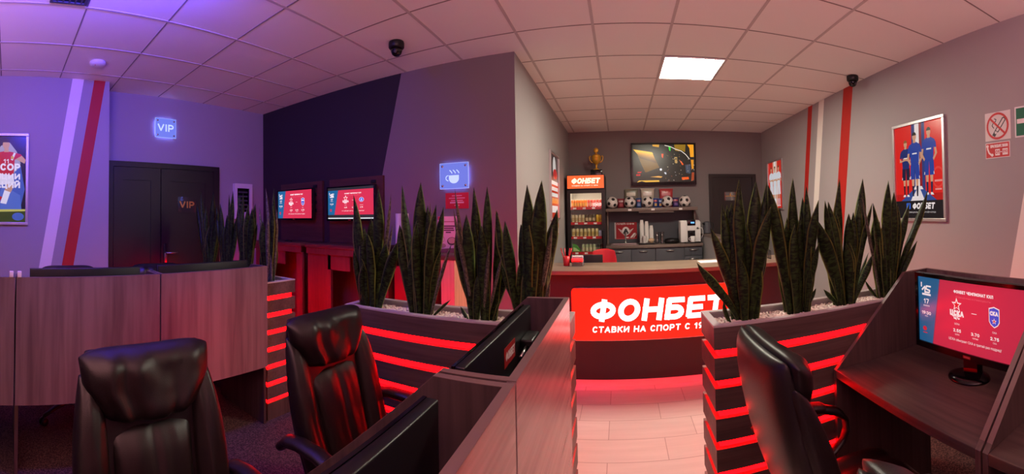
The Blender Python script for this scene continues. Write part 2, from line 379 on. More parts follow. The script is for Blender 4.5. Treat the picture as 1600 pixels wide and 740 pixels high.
# ================================================================== THE ROOM
H3 = 3.0
b = MB(); b.box((-4.6, -3.4, -.1), (2.8, 7.0, 0), M['floor']); struct(b.build('floor'))
b = MB(); b.box((-3.945, -3.15, .0), (-.30, 2.3, .006), M['carpet']); b.box((.46, -3.15, .0), (2.56, 1.99, .006), M['carpet']); struct(b.build('floor_carpet'))
# ceiling: board, thin dark joints one way, wider bars the other
b = MB(); b.box((-4.6, -3.4, H3), (2.8, 7.0, H3+.1), M['ceil']); struct(b.build('ceiling'))
b = MB()
for u in range(-6, 5):
    if u in (2, 3): pass
    x = (u-1.304)*.6
    y0 = -3.2 if True else 0
    y1 = 6.745 if x > -.9 else 3.265
    if -4.24 < x < 2.56: b.box((x-.011, y0, H3-.004), (x+.011, y1, H3+.001), M['tbar'])
for v in range(1, 24):
    y = (10.87-v)*.6
    if y < -3.1: continue
    x0 = -.885 if y > 3.27 else (-4.245 if y > 1.05 else -3.945)
    if y < 6.74: b.box((x0, y-.005, H3-.0025), (2.565, y+.005, H3+.001), M['gap'])
ob = struct(b.build('ceiling_grid_trim'))
# walls
def wall(name, boxes, mat):
    b = MB()
    for lo, hi in boxes: b.box(lo, hi, mat)
    return struct(b.build(name))
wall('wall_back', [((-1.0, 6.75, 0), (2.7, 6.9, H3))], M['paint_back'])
wall('wall_right', [((2.57, -3.4, 0), (2.7, 6.75, H3))], M['paint'])
wall('wall_left', [((-4.4, 1.05, 0), (-4.25, 3.27, H3)), ((-4.4, -3.4, 0), (-3.95, 1.05, H3))], M['paint'])
wall('wall_side', [((-1.02, 3.4, 0), (-.89, 6.75, H3))], M['paint'])
wall('wall_rear', [((-4.4, -3.4, 0), (2.7, -3.25, H3))], M['paint'])
b = MB(); b.box((-4.4, 3.275, 0), (-.89, 3.4, H3), M['paint'])
yw = 3.27                                            # front face in two paints meeting on a slanted line
b.add([(-4.25, yw, 0), (-2.77, yw, 0), (-2.04, yw, H3), (-4.25, yw, H3)], [(0, 1, 2, 3)], M['accent'])
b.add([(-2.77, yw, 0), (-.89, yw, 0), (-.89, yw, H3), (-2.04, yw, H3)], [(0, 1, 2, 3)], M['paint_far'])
b.add([(-.89, yw, 0), (-.89, 3.275, 0), (-.89, 3.275, H3), (-.89, yw, H3)], [(0, 1, 2, 3)], M['paint'])
struct(b.build('wall_far'))
# slanted painted stripes
def stripe(name, pts, d, mat):
    b = MB(); b.prism(pts, d, mat); struct(b.build(name))
sx = -3.95
def lstripe(n, ya, yb, mat, slope=.168):
    stripe(n, [(sx, ya-slope*3, 0.0), (sx, yb-slope*3, 0.0), (sx, yb, H3), (sx, ya, H3)], (.002, 0, 0), mat)
lstripe('trim_1', .655, .775, M['stripe_white']); lstripe('trim_2', .885, 1.005, M['stripe_red'])
def rstripe(n, ya, yb, mat, slope=.165):
    stripe(n, [(2.57, ya+slope*3, 0.0), (2.57, yb+slope*3, 0.0), (2.57, yb, H3), (2.57, ya, H3)], (-.002, 0, 0), mat)
rstripe('trim_3', 4.86, 4.74, M['stripe_red']); rstripe('trim_4', 4.55, 4.41, M['stripe_white']); rstripe('trim_5', 3.94, 3.74, M['stripe_red'])
rstripe('trim_6', 1.23, .8, M['stripe_white'], .225)

# double door to the VIP room (left wall)
dx = -4.25
df = MB(); df.box((dx, 1.10, 0), (dx+.045, 1.17, 2.21), M['door']); df.box((dx, 2.46, 0), (dx+.045, 2.54, 2.21), M['door']); df.box((dx, 1.17, 2.15), (dx+.045, 2.46, 2.21), M['door'])
door = struct(df.build('door_1', loc=(dx, 1.8, 0)))
def leaf(parent, y0, y1):
    b = MB(); b.box((dx+.005, y0, .01), (dx+.035, y1, 2.145), M['door'])
    w = .12
    b.box((dx+.035, y0, .01), (dx+.043, y0+w, 2.145), M['door']); b.box((dx+.035, y1-w, .01), (dx+.043, y1, 2.145), M['door'])
    for za, zb in ((.01, .2), (2.0, 2.145)): b.box((dx+.035, y0+w, za), (dx+.043, y1-w, zb), M['door'])
    for z in (.55, .95, 1.35, 1.75): b.box((dx+.035, y0+w, z-.006), (dx+.038, y1-w, z+.006), M['door'])
    return b.build('door_panel', parent)
leaf(door, 1.175, 1.742); lf = leaf(door, 1.752, 2.455)
b = MB(); b.box((dx+.043, 1.785, 1.0), (dx+.052, 1.83, 1.27), M['black'], .003); b.box((dx+.043, 1.79, 1.0), (dx+.058, 1.825, 1.16), M['steel'], .003)
b.cyl((dx+.05, 1.808, 1.165), (dx+.10, 1.808, 1.165), .011, M['steel']); b.cyl((dx+.10, 1.805, 1.165), (dx+.10, 1.945, 1.165), .010, M['steel'])
b.build('handle', lf)
# dark door in the back wall
y = 6.75
b = MB()
b.box((1.555, y-.04, 0), (1.62, y, 2.23), M['door']); b.box((2.36, y-.04, 0), (2.43, y, 2.23), M['door']); b.box((1.62, y-.04, 2.17), (2.36, y, 2.23), M['door'])
d2 = struct(b.build('door_2', loc=(2.0, y, 0)))
b = MB(); b.box((1.625, y-.025, .01), (2.355, y, 2.165), M['door']); b.box((1.72, y-.028, .15), (2.26, y-.025, 2.05), M['door']); dl = b.build('door_panel', d2)
b = MB(); b.cyl((1.70, y-.025, 1.12), (1.70, y-.08, 1.12), .012, M['steel']); b.cyl((1.70, y-.075, 1.12), (1.82, y-.075, 1.12), .010, M['steel']); b.build('handle', dl)

# ------------------------------------------------------------------ ceiling fittings
def gridxy(u, v): return ((u-1.304)*.6, (10.87-v)*.6)
x0, y0 = gridxy(2, 5)
t = T('ceiling_light', 'bright white square light panel set in the ceiling over the counter', 'light', (x0+.3, y0+.3, H3-.012))
b = MB()
for lo, hi in (((x0+.01, y0+.01), (x0+.59, y0+.022)), ((x0+.01, y0+.578), (x0+.59, y0+.59)), ((x0+.01, y0+.022), (x0+.022, y0+.578)), ((x0+.578, y0+.022), (x0+.59, y0+.578))):
    b.box((*lo, H3-.012), (*hi, H3), M['white'])
b.build('frame', t)
b = MB(); b.box((x0+.022, y0+.022, H3-.008), (x0+.578, y0+.578, H3-.001), M['lamp']); b.build('diffuser', t)
x0, y0 = gridxy(-3, 11); x0 += .035; y0 += .34
t = T('ceiling_vent', 'dark louvred ceiling vent at the top edge above the purple wall', 'vent', (x0+.28, y0+.125, H3-.012))
b = MB()
for lo, hi in (((x0, y0), (x0+.55, y0+.02)), ((x0, y0+.23), (x0+.55, y0+.25)), ((x0, y0+.02), (x0+.02, y0+.23)), ((x0+.53, y0+.02), (x0+.55, y0+.23))):
    b.box((*lo, H3-.012), (*hi, H3-.0005), M['cab'])
b.build('frame', t)
b = MB(); b.box((x0+.02, y0+.02, H3-.004), (x0+.53, y0+.23, H3-.001), M['black']); b.build('backing', t)
for k in range(5): b = MB(); b.box((x0+.02, y0+.045+.04*k, H3-.011), (x0+.53, y0+.055+.04*k, H3-.004), M['cab']); b.build('louvre', t)

def dome(x, y, label):
    t = T('dome_camera', label, 'security camera', (x, y, H3))
    b = MB(); b.lathe([(.062, 0), (.065, -.012), (.064, -.045), (.056, -.055)], (x, y, H3), M['black'], 24); b.build('base', t)
    b = MB(); b.lathe([(.048, -.055), (.047, -.075), (.038, -.098), (.022, -.112), (.004, -.117)], (x, y, H3), M['black_gloss'], 24)
    b.ball((x+.01, y-.028, H3-.085), .018, M['cab'], 12); b.build('lens_dome', t)
dome(-1.71, 2.67, 'black dome camera on the ceiling before the dark slanted wall paint')
dome(2.41, 3.51, 'black dome camera on the ceiling beside the red striped wall')
t = T('smoke_detector', 'round white smoke detector on the ceiling above the lilac stripe', 'smoke detector', (-3.48, .81, H3))
b = MB(); b.lathe([(.075, 0), (.078, -.008), (.076, -.022), (.06, -.034), (.03, -.04), (.003, -.041)], (-3.48, .81, H3), M['white'], 28); b.build('body', t)
b = MB(); b.ball((-3.45, .78, H3-.038), .005, M['red'], 8); b.build('indicator', t)

# ------------------------------------------------------------------ acrylic signs lit from their edges
def acrylic(name, label, O, ax, w, h, draw):
    t = T(name, label, 'sign', O)
    b = MB(); f = Flat(b, O, **ax); f.slab(0, 0, w, h, .022, .030, M['glow_face']); b.build('plate', t)
    b = MB(); f = Flat(b, O, **ax); e = .004
    for q in ((-e, -e, w+e, 0), (-e, h, w+e, h+e), (-e, 0, 0, h), (w, 0, w+e, h)): f.slab(*q, .021, .031, M['glow_edge'])
    b.build('edge', t)
    b = MB(); f = Flat(b, O, **ax)
    for q in ((.03, .012, w-.03, .020), (.03, h-.020, w-.03, h-.012), (.012, .03, .020, h-.03), (w-.020, .03, w-.012, h-.03)): f.slab(*q, .004, .016, M['glow_back'])
    b.build('led_strip', t)
    for sx_ in (.025, w-.025):
        for sy_ in (.025, h-.025):
            b = MB(); f = Flat(b, O, **ax); b.cyl(f.p(sx_, sy_, 0), f.p(sx_, sy_, .036), .010, M['chrome'], 12); b.build('standoff', t)
    b = MB(); f = Flat(b, O, **ax); draw(f, .0305); b.build('lettering', t)
    return t
M['tumbler_plate'] = M['tumbler']; M['glow_face'] = em((.17, .23, .80), .85); M['glow_edge'] = em((.42, .5, 1), .8); M['glow_back'] = em((.16, .20, 1), 18)
gl = em((.5, .62, 1), 1.1)
acrylic('wall_sign', 'glowing blue glass sign reading VIP above the black double door', (dx, 1.68, 2.52), Lx, .26, .22, lambda f, z: f.text('VIP', .13, .07, .085, gl, align='c', weight=.2, z=z))
def cup(f, z):
    f.poly([(.09, .12), (.19, .12), (.19, .085)] + arc(.14, .09, .05, .045, 0, -180, 10) + [(.09, .085)], gl, z)
    f.stroke(arc(.085, .095, .026, .024, 100, 260, 10), .008, gl, z)
    for k in range(3): f.stroke([(.10+.035*k, .165), (.115+.035*k, .15), (.12+.035*k, .14)], .009, gl, z)
acrylic('wall_sign', 'glowing blue glass sign with a steaming cup on the mauve wall', (-1.61, 3.27, 1.825), By, .28, .23, cup)
t = T('door_plaque', 'small clear plaque with gold VIP letters on the right door leaf', 'sign', (dx+.043, 1.965, 1.635))
b = MB(); f = Flat(b, (dx+.043, 1.965, 1.635), **Lx); f.slab(0, 0, .235, .19, 0, .006, M['glass']); b.build('plate', t)
b = MB(); f = Flat(b, (dx+.049, 1.965, 1.635), **Lx); f.text('VIP', .118, .055, .08, paint('#c8983c', .35), align='c', weight=.22); b.build('lettering', t)
t = T('door_plaque', 'small clear plaque with gold lines on the dark back door', 'sign', (1.94, 6.722, 1.76))
b = MB(); f = Flat(b, (1.83, 6.7215, 1.76), **By); f.slab(0, 0, .22, .15, 0, .005, M['tumbler_plate']); b.build('plate', t)
b = MB(); f = Flat(b, (1.83, 6.7165, 1.76), **By); f.poly([(.02, .07), (.20, .07), (.20, .082), (.12, .082), (.12, .125), (.10, .125), (.10, .082), (.02, .082)], paint('#b8843c', .4)); b.build('lettering', t)
t = T('electrical_cabinet', 'white framed wall box with dark window behind the tall plants', 'wall box', (dx, 2.9, 1.56))
b = MB(); f = Flat(b, (dx, 2.77, 1.56), **Lx)
for q in ((0, 0, .04, .46), (.24, 0, .28, .46), (.04, 0, .24, .09), (.04, .40, .24, .46)): f.slab(*q, 0, .05, M['white'])
b.build('frame', t)
b = MB(); f = Flat(b, (dx, 2.77, 1.56), **Lx); f.slab(.04, .09, .24, .40, 0, .03, M['black_gloss'])
for k in range(5): f.slab(.07, .12+.055*k, .21, .14+.055*k, .03, .036, M['cab'])
b.build('window_panel', t)

# ------------------------------------------------------------------ posters and flat signs
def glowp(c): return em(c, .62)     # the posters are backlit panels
SKIN = '#c99a7c'
def player(f, cx, y0, h, shirt, shorts, sock, hair='#2a1c14', arms='cross', z=.002, num=None):
    s = h; S = glowp(SKIN); K = glowp(shirt); P = glowp(shorts); Q = glowp(sock); HR = glowp(hair); W = glowp('#e8e8ea')
    for sgn in (-1, 1):
        f.poly([(cx+sgn*.015*s, y0+.30*s), (cx+sgn*.075*s, y0+.30*s), (cx+sgn*.065*s, y0+.17*s), (cx+sgn*.025*s, y0+.17*s)], S, z)
        f.poly([(cx+sgn*.025*s, y0+.19*s), (cx+sgn*.068*s, y0+.19*s), (cx+sgn*.058*s, y0+.03*s), (cx+sgn*.03*s, y0+.03*s)], Q, z+.0003)
        f.poly([(cx+sgn*.022*s, y0+.035*s), (cx+sgn*.062*s, y0+.035*s), (cx+sgn*.085*s, y0), (cx+sgn*.02*s, y0)], W, z+.0006)
        f.poly([(cx, y0+.50*s), (cx+sgn*.095*s, y0+.50*s), (cx+sgn*.105*s, y0+.29*s), (cx+sgn*.012*s, y0+.29*s)], P, z+.0006)
        f.poly([(cx+sgn*.09*s, y0+.30*s), (cx+sgn*.105*s, y0+.30*s), (cx+sgn*.1*s, y0+.34*s), (cx+sgn*.09*s, y0+.34*s)], W, z+.0009)
    f.poly([(cx-.085*s, y0+.49*s), (cx+.085*s, y0+.49*s), (cx+.10*s, y0+.70*s), (cx+.125*s, y0+.80*s), (cx+.04*s, y0+.845*s), (cx-.04*s, y0+.845*s), (cx-.125*s, y0+.80*s), (cx-.10*s, y0+.70*s)], K, z+.0009)
    f.poly([(cx-.03*s, y0+.835*s), (cx+.03*s, y0+.835*s), (cx+.026*s, y0+.88*s), (cx-.026*s, y0+.88*s)], S, z+.0012)
    f.ell(cx, y0+.925*s, .043*s, .06*s, S, z+.0015); f.ell(cx, y0+.945*s, .045*s, .05*s, HR, z+.0018, 12, 0, 180)
    f.rect(cx-.05*s, y0+.665*s, cx+.05*s, y0+.685*s, W, z+.0014)
    for sgn in (-1, 1):
        f.poly([(cx+sgn*.09*s, y0+.815*s), (cx+sgn*.14*s, y0+.77*s), (cx+sgn*.155*s, y0+.68*s), (cx+sgn*.105*s, y0+.68*s)], K, z+.0012)
        if arms == 'cross': f.poly([(cx+sgn*.15*s, y0+.685*s), (cx+sgn*.155*s, y0+.61*s), (cx-sgn*.07*s, y0+.645*s), (cx-sgn*.07*s, y0+.68*s), (cx+sgn*.11*s, y0+.64*s)], S, z+.0018)
        else: f.poly([(cx+sgn*.15*s, y0+.685*s), (cx+sgn*.17*s, y0+.60*s), (cx+sgn*.10*s, y0+.50*s), (cx+sgn*.08*s, y0+.53*s), (cx+sgn*.125*s, y0+.60*s), (cx+sgn*.11*s, y0+.685*s)], S, z+.0018)
    if num: f.text(num, cx, y0+.56*s, .07*s, W, align='c', z=z+.0016)

def poster(label, O, ax, w, h, fr=.028, lit=0, name='poster'):
    t = T(name, label, 'poster', O)
    b = MB(); f = Flat(b, O, **ax)
    for q in ((0, 0, w, fr), (0, h-fr, w, h), (0, fr, fr, h-fr), (w-fr, fr, w, h-fr)): f.slab(*q, 0, .028, M['alu'])
    b.build('frame', t, bevel=.003)
    b = MB(); f = Flat(b, Vector(O), **ax); f.slab(fr, fr, w-fr, h-fr, 0, .010, M['paper']); f.O = f.O + f.N*.010
    return t, b, f
# right wall: three players in blue on red
W_, H_ = .71, .95
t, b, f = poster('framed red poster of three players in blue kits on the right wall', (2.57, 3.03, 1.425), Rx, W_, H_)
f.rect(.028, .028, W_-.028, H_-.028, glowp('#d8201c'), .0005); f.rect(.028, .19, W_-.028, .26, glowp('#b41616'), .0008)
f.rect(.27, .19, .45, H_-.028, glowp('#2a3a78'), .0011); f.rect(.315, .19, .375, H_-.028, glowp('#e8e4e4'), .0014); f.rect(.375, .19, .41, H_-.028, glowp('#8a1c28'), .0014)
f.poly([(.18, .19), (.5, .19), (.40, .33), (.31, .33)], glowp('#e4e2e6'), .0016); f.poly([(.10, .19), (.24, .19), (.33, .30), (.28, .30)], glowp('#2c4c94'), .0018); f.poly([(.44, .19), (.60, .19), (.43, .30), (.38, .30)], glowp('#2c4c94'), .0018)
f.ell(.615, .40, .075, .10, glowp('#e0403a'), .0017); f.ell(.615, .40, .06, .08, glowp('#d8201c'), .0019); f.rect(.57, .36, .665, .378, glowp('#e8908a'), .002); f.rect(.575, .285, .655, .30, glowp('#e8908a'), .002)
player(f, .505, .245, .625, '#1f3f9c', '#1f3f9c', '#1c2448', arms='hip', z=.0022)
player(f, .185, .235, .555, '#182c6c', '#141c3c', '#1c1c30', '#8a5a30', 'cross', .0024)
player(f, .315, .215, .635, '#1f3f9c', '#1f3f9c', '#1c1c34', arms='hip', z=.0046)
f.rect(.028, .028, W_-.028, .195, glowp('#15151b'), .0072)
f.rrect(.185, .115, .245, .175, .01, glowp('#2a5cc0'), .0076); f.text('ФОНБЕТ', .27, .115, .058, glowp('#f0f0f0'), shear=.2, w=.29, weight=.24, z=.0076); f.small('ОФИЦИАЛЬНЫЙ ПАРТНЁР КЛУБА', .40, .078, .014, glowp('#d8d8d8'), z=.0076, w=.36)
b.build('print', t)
# right wall, far: players in white on red
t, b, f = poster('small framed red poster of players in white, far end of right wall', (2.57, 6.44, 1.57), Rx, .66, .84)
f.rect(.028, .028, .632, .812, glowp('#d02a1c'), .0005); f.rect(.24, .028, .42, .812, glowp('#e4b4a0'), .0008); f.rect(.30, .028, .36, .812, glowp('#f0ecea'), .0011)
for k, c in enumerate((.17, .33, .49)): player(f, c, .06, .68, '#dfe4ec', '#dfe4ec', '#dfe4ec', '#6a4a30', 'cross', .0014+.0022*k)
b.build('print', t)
# counter side wall, seen edge-on
t, b, f = poster('narrow-looking framed orange poster on the pale wall beside the fridge', (-.89, 4.84, 1.50), Lx, .68, .90)
f.rect(.028, .028, .652, .872, glowp('#c83418'), .0005); f.rect(.028, .52, .652, .872, glowp('#3a3434'), .0008); f.ell(.34, .70, .12, .15, glowp('#d8d4d0'), .0012); f.ell(.40, .62, .16, .07, glowp('#c42020'), .0014)
for k, yy in enumerate((.47, .39, .31)): f.rect(.08, yy, .60, yy+.05, glowp('#ece8e4'), .0012)
f.rect(.028, .22, .652, .29, glowp('#e88a30'), .0010); f.rect(.1, .10, .58, .19, glowp('#ece8e4'), .0012)
b.build('print', t)
t = T('wall_dispenser', 'small red box on the pale wall beneath the orange poster', 'dispenser', (-.89, 5.1, 1.30))
b = MB(); b.box((-.89, 4.98, 1.30), (-.83, 5.16, 1.46), M['red'], .01); b.build('body', t)
b = MB(); b.box((-.83, 5.02, 1.33), (-.827, 5.12, 1.40), M['paper']); b.build('panel', t)
# left wall, cut by the frame: player in a red shirt over blue
t, b, f = poster('framed blue poster of a player in red shirt on the purple wall', (-3.95, -.47, 1.485), Lx, .68, .925)
f.rect(.028, .028, .652, .897, glowp('#151a34'), .0005)
f.poly([(.28, .62), (.40, .80), (.49, .83), (.56, .74), (.60, .62), (.56, .50)], glowp('#a8a6b4'), .0008)
f.poly([(.30, .20), (.60, .16), (.645, .36), (.60, .60), (.48, .46), (.36, .42)], glowp('#3f5fb4'), .001); f.poly([(.33, .12), (.62, .10), (.60, .30), (.42, .40)], glowp('#5474c4'), .0013)
f.poly([(.028, .028), (.652, .028), (.652, .15), (.028, .13)], glowp('#3c4a20'), .0015); f.poly([(.028, .12), (.652, .14), (.652, .16), (.028, .15)], glowp('#c8c860'), .0017); f.ell(.58, .085, .06, .04, glowp('#4a66b8'), .0018)
f.poly([(.36, .52), (.53, .50), (.54, .66), (.60, .67), (.645, .63), (.652, .66), (.60, .715), (.52, .735), (.44, .745), (.37, .73), (.33, .66)], glowp('#c01c2c'), .002)
f.poly([(.55, .665), (.61, .70), (.652, .655), (.64, .62)], glowp(SKIN), .0022); f.poly([(.50, .66), (.53, .73), (.55, .725), (.52, .65)], glowp('#e8e8ec'), .0023)
f.poly([(.43, .735), (.48, .735), (.475, .78), (.435, .78)], glowp(SKIN), .0022); f.ell(.452, .812, .035, .046, glowp(SKIN), .0024); f.ell(.45, .833, .037, .034, glowp('#2a1e18'), .0026, 12, 0, 180)
f.text('11', .455, .62, .045, glowp('#f0e8e8'), align='c', z=.0024); f.ell(.515, .68, .014, .018, glowp('#d8a84c'), .0024)
f.poly([(.38, .40), (.54, .42), (.53, .50), (.36, .52)], glowp('#e6e6ea'), .002); f.poly([(.44, .34), (.50, .32), (.54, .40), (.46, .42)], glowp(SKIN), .0018); f.poly([(.40, .22), (.46, .21), (.50, .33), (.44, .35)], glowp('#ececf0'), .0022); f.poly([(.28, .18), (.37, .30), (.42, .28), (.34, .14)], glowp('#c01c2c'), .0024)
wp = glowp('#f2f0f4')
f.text('СОР', .596, .548, .072, wp, align='r', z=.003, weight=.25, w=.20); f.text('НЦИИ', .596, .458, .062, wp, align='r', z=.003, weight=.25, w=.25); f.text('АЦИЙ', .596, .372, .066, wp, align='r', z=.003, weight=.25, w=.25)
b.build('print', t)

# safety signs on the right wall
def wallsign(name, label, O, w, h, col):
    t = T(name, label, 'sign', O); b = MB(); f = Flat(b, O, **Rx); f.slab(0, 0, w, h, 0, .004, paint(col)); b.build('plate', t)
    b = MB(); f = Flat(b, Vector(O)+f.N*.004, **Rx); return t, b, f
t, b, f = wallsign('safety_sign', 'square white no smoking sign with red crossed ring', (2.57, 1.885, 2.075), .245, .225, '#ddd6d2')
RD, BK = paint('#c01820'), paint('#15141a')
f.poly([(.07, .045), (.095, .028), (.125, .068), (.10, .085)], BK); f.stroke([(.103, .083), (.168, .165)], .008, BK); f.stroke([(.127, .066), (.192, .148)], .008, BK)
f.stroke(arc(.18, .157, .0155, .0155, -40, 140, 8), .008, BK); f.ell(.105, .062, .012, .012, paint('#ddd6d2'), .0015)
f.stroke([(.085, .10), (.07, .12), (.082, .14), (.105, .15), (.11, .165), (.095, .172)], .007, BK)
f.stroke(arc(.1225, .1125, .098, .098, 0, 360, 36), .017, RD, .002); f.stroke([(.052, .178), (.193, .047)], .016, RD, .0023); b.build('pictogram', t)
t, b, f = wallsign('safety_sign', 'small red sign with handset and fire number beneath no smoking sign', (2.57, 1.885, 1.935), .235, .125, '#e6dedc')
f.rect(.006, .006, .229, .119, RD, .0008); WH = paint('#efe6e4')
f.stroke([(.02, .10), (.022, .075), (.035, .045), (.06, .025)], .014, WH); f.ell(.02, .10, .013, .011, WH, .0013); f.ell(.065, .026, .013, .012, WH, .0013)
f.text('ПРИ ПОЖАРЕ ЗВОНИ', .05, .083, .024, WH, w=.165, weight=.2); f.rect(.095, .02, .14, .07, WH, .0012); f.rect(.165, .02, .215, .07, WH, .0012)
f.text('01', .1175, .03, .032, RD, align='c', z=.0018, w=.034); f.text('-', .1525, .03, .032, WH, align='c', z=.0018); f.text('010', .19, .036, .024, RD, align='c', z=.0018, w=.042); b.build('pictogram', t)
t, b, f = wallsign('safety_sign', 'green exit direction sign cut by the right picture edge', (2.57, 1.60, 2.075), .30, .235, '#e0e0e0')
f.rect(.012, .012, .288, .223, paint('#0c6a48'), .0008); f.rect(.02, .105, .16, .14, WH); f.poly([(.16, .085), (.20, .1225), (.16, .16)], WH); b.build('pictogram', t)
# notices on the mauve wall
t = T('notice', 'small red card notice under the glowing cup sign', 'notice', (-1.57, 3.27, 1.64)); b = MB(); f = Flat(b, (-1.57, 3.27, 1.64), **By); f.slab(0, 0, .23, .145, 0, .004, paint('#c81a22')); b.build('card', t)
b = MB(); f = Flat(b, (-1.57, 3.266, 1.64), **By)
for k, (w, h) in enumerate(((.10, .007), (.16, .007), (.12, .007), (.14, .014), (.05, .007))): f.rect(.115-w/2, .115-.022*k, .115+w/2, .115-.022*k+h, paint('#e8b0b0'))
b.build('print', t)

# ================================================================== PLANTERS
def planter(label, x0, x1, y0, y1):
    t = T('planter', label, 'planter', ((x0+x1)/2, (y0+y1)/2, .006))
    top = 1.06; pit = .132; sh = .098
    for k in range(7):
        z1 = top - pit*k
        b = MB()
        if k == 0:   # open tray on top
            w = .035
            for lo, hi in (((x0, y0), (x1, y0+.018)), ((x0, y1-.018), (x1, y1)), ((x0, y0+.018), (x0+.018, y1-.018)), ((x1-.018, y0+.018), (x1, y1-.018))): b.box((*lo, z1-sh), (*hi, z1), M['woodh'])
            b.box((x0+.018, y0+.018, z1-sh), (x1-.018, y1-.018, z1-.06), M['woodh'])
        else: b.box((x0, y0, z1-sh), (x1, y1, z1), M['woodh'])
        b.build('slat', t)
        b = MB(); b.box((x0+.022, y0+.022, z1-pit), (x1-.022, y1-.022, z1-sh), M['led']); b.build('led_strip', t)
    zb = top - pit*7
    b = MB(); b.box((x0+.01, y0+.01, .006), (x1-.01, y1-.01, zb), M['wood']); b.build('plinth', t)
    b = MB(); w = .034; e = .001
    for lo, hi in (((x0-e, y0-e), (x1+e, y0+w)), ((x0-e, y1-w), (x1+e, y1+e)), ((x0-e, y0+w), (x0+w, y1-w)), ((x1-w, y0+w), (x1+e, y1-w))): b.box((*lo, top), (*hi, top+.008), M['rim'])
    for lo, hi in (((x0+.019, y0+.019), (x1-.019, y0+.024)), ((x0+.019, y1-.024), (x1-.019, y1-.019)), ((x0+.019, y0+.024), (x0+.024, y1-.024)), ((x1-.024, y0+.024), (x1-.019, y1-.024))): b.box((*lo, top-.055), (*hi, top), M['rim'])
    b.build('rim', t)
    # pebbles filling the tray
    b = MB(); rnd = random.Random(int(x0*100)+5)
    b.box((x0+.028, y0+.028, top-.0585), (x1-.028, y1-.028, top-.030), M["soil"])
    step = .019
    nx = int((x1-x0-.092)/step); ny = int((y1-y0-.092)/step)
    for i in range(nx+1):
        for j in range(ny+1):
            px, py = x0+.046+step*i+rnd.uniform(-.005, .005), y0+.046+step*j+rnd.uniform(-.005, .005)
            r = rnd.uniform(.008, .0125); bm = bmesh.new(); bmesh.ops.create_icosphere(bm, subdivisions=1, radius=1)
            R = Euler((rnd.uniform(-.4, .4), rnd.uniform(-.4, .4), rnd.uniform(0, 3.1))).to_matrix()
            sc3 = (r*rnd.uniform(1, 1.45), r, r*.72)
            for v in bm.verts: v.co = R @ Vector((v.co.x*sc3[0], v.co.y*sc3[1], v.co.z*sc3[2])) + Vector((px, py, top-.024+rnd.uniform(-.004, .005)))
            b.bm(bm, M['pebble'], True)
    o = b.build('white_pebbles', loc=((x0+x1)/2, (y0+y1)/2, top-.058)); return t, o
_, o = planter('glowing slatted planter in the middle before the coffee corner', -1.48, -.247, 1.73, 2.0); tag(o, 'white pebbles bedding the plants of the middle planter', 'pebbles', kind='stuff')
_, o = planter('glowing slatted planter on the right side of the tiled aisle', .388, 1.60, 1.655, 1.93); tag(o, 'white pebbles bedding the plants right of the aisle', 'pebbles', kind='stuff')
_, o = planter('glowing slatted planter behind the long desk panel on the left', -3.74, -2.39, 1.875, 2.165); tag(o, 'white pebbles in the planter behind the left desk panel', 'pebbles', kind='stuff')

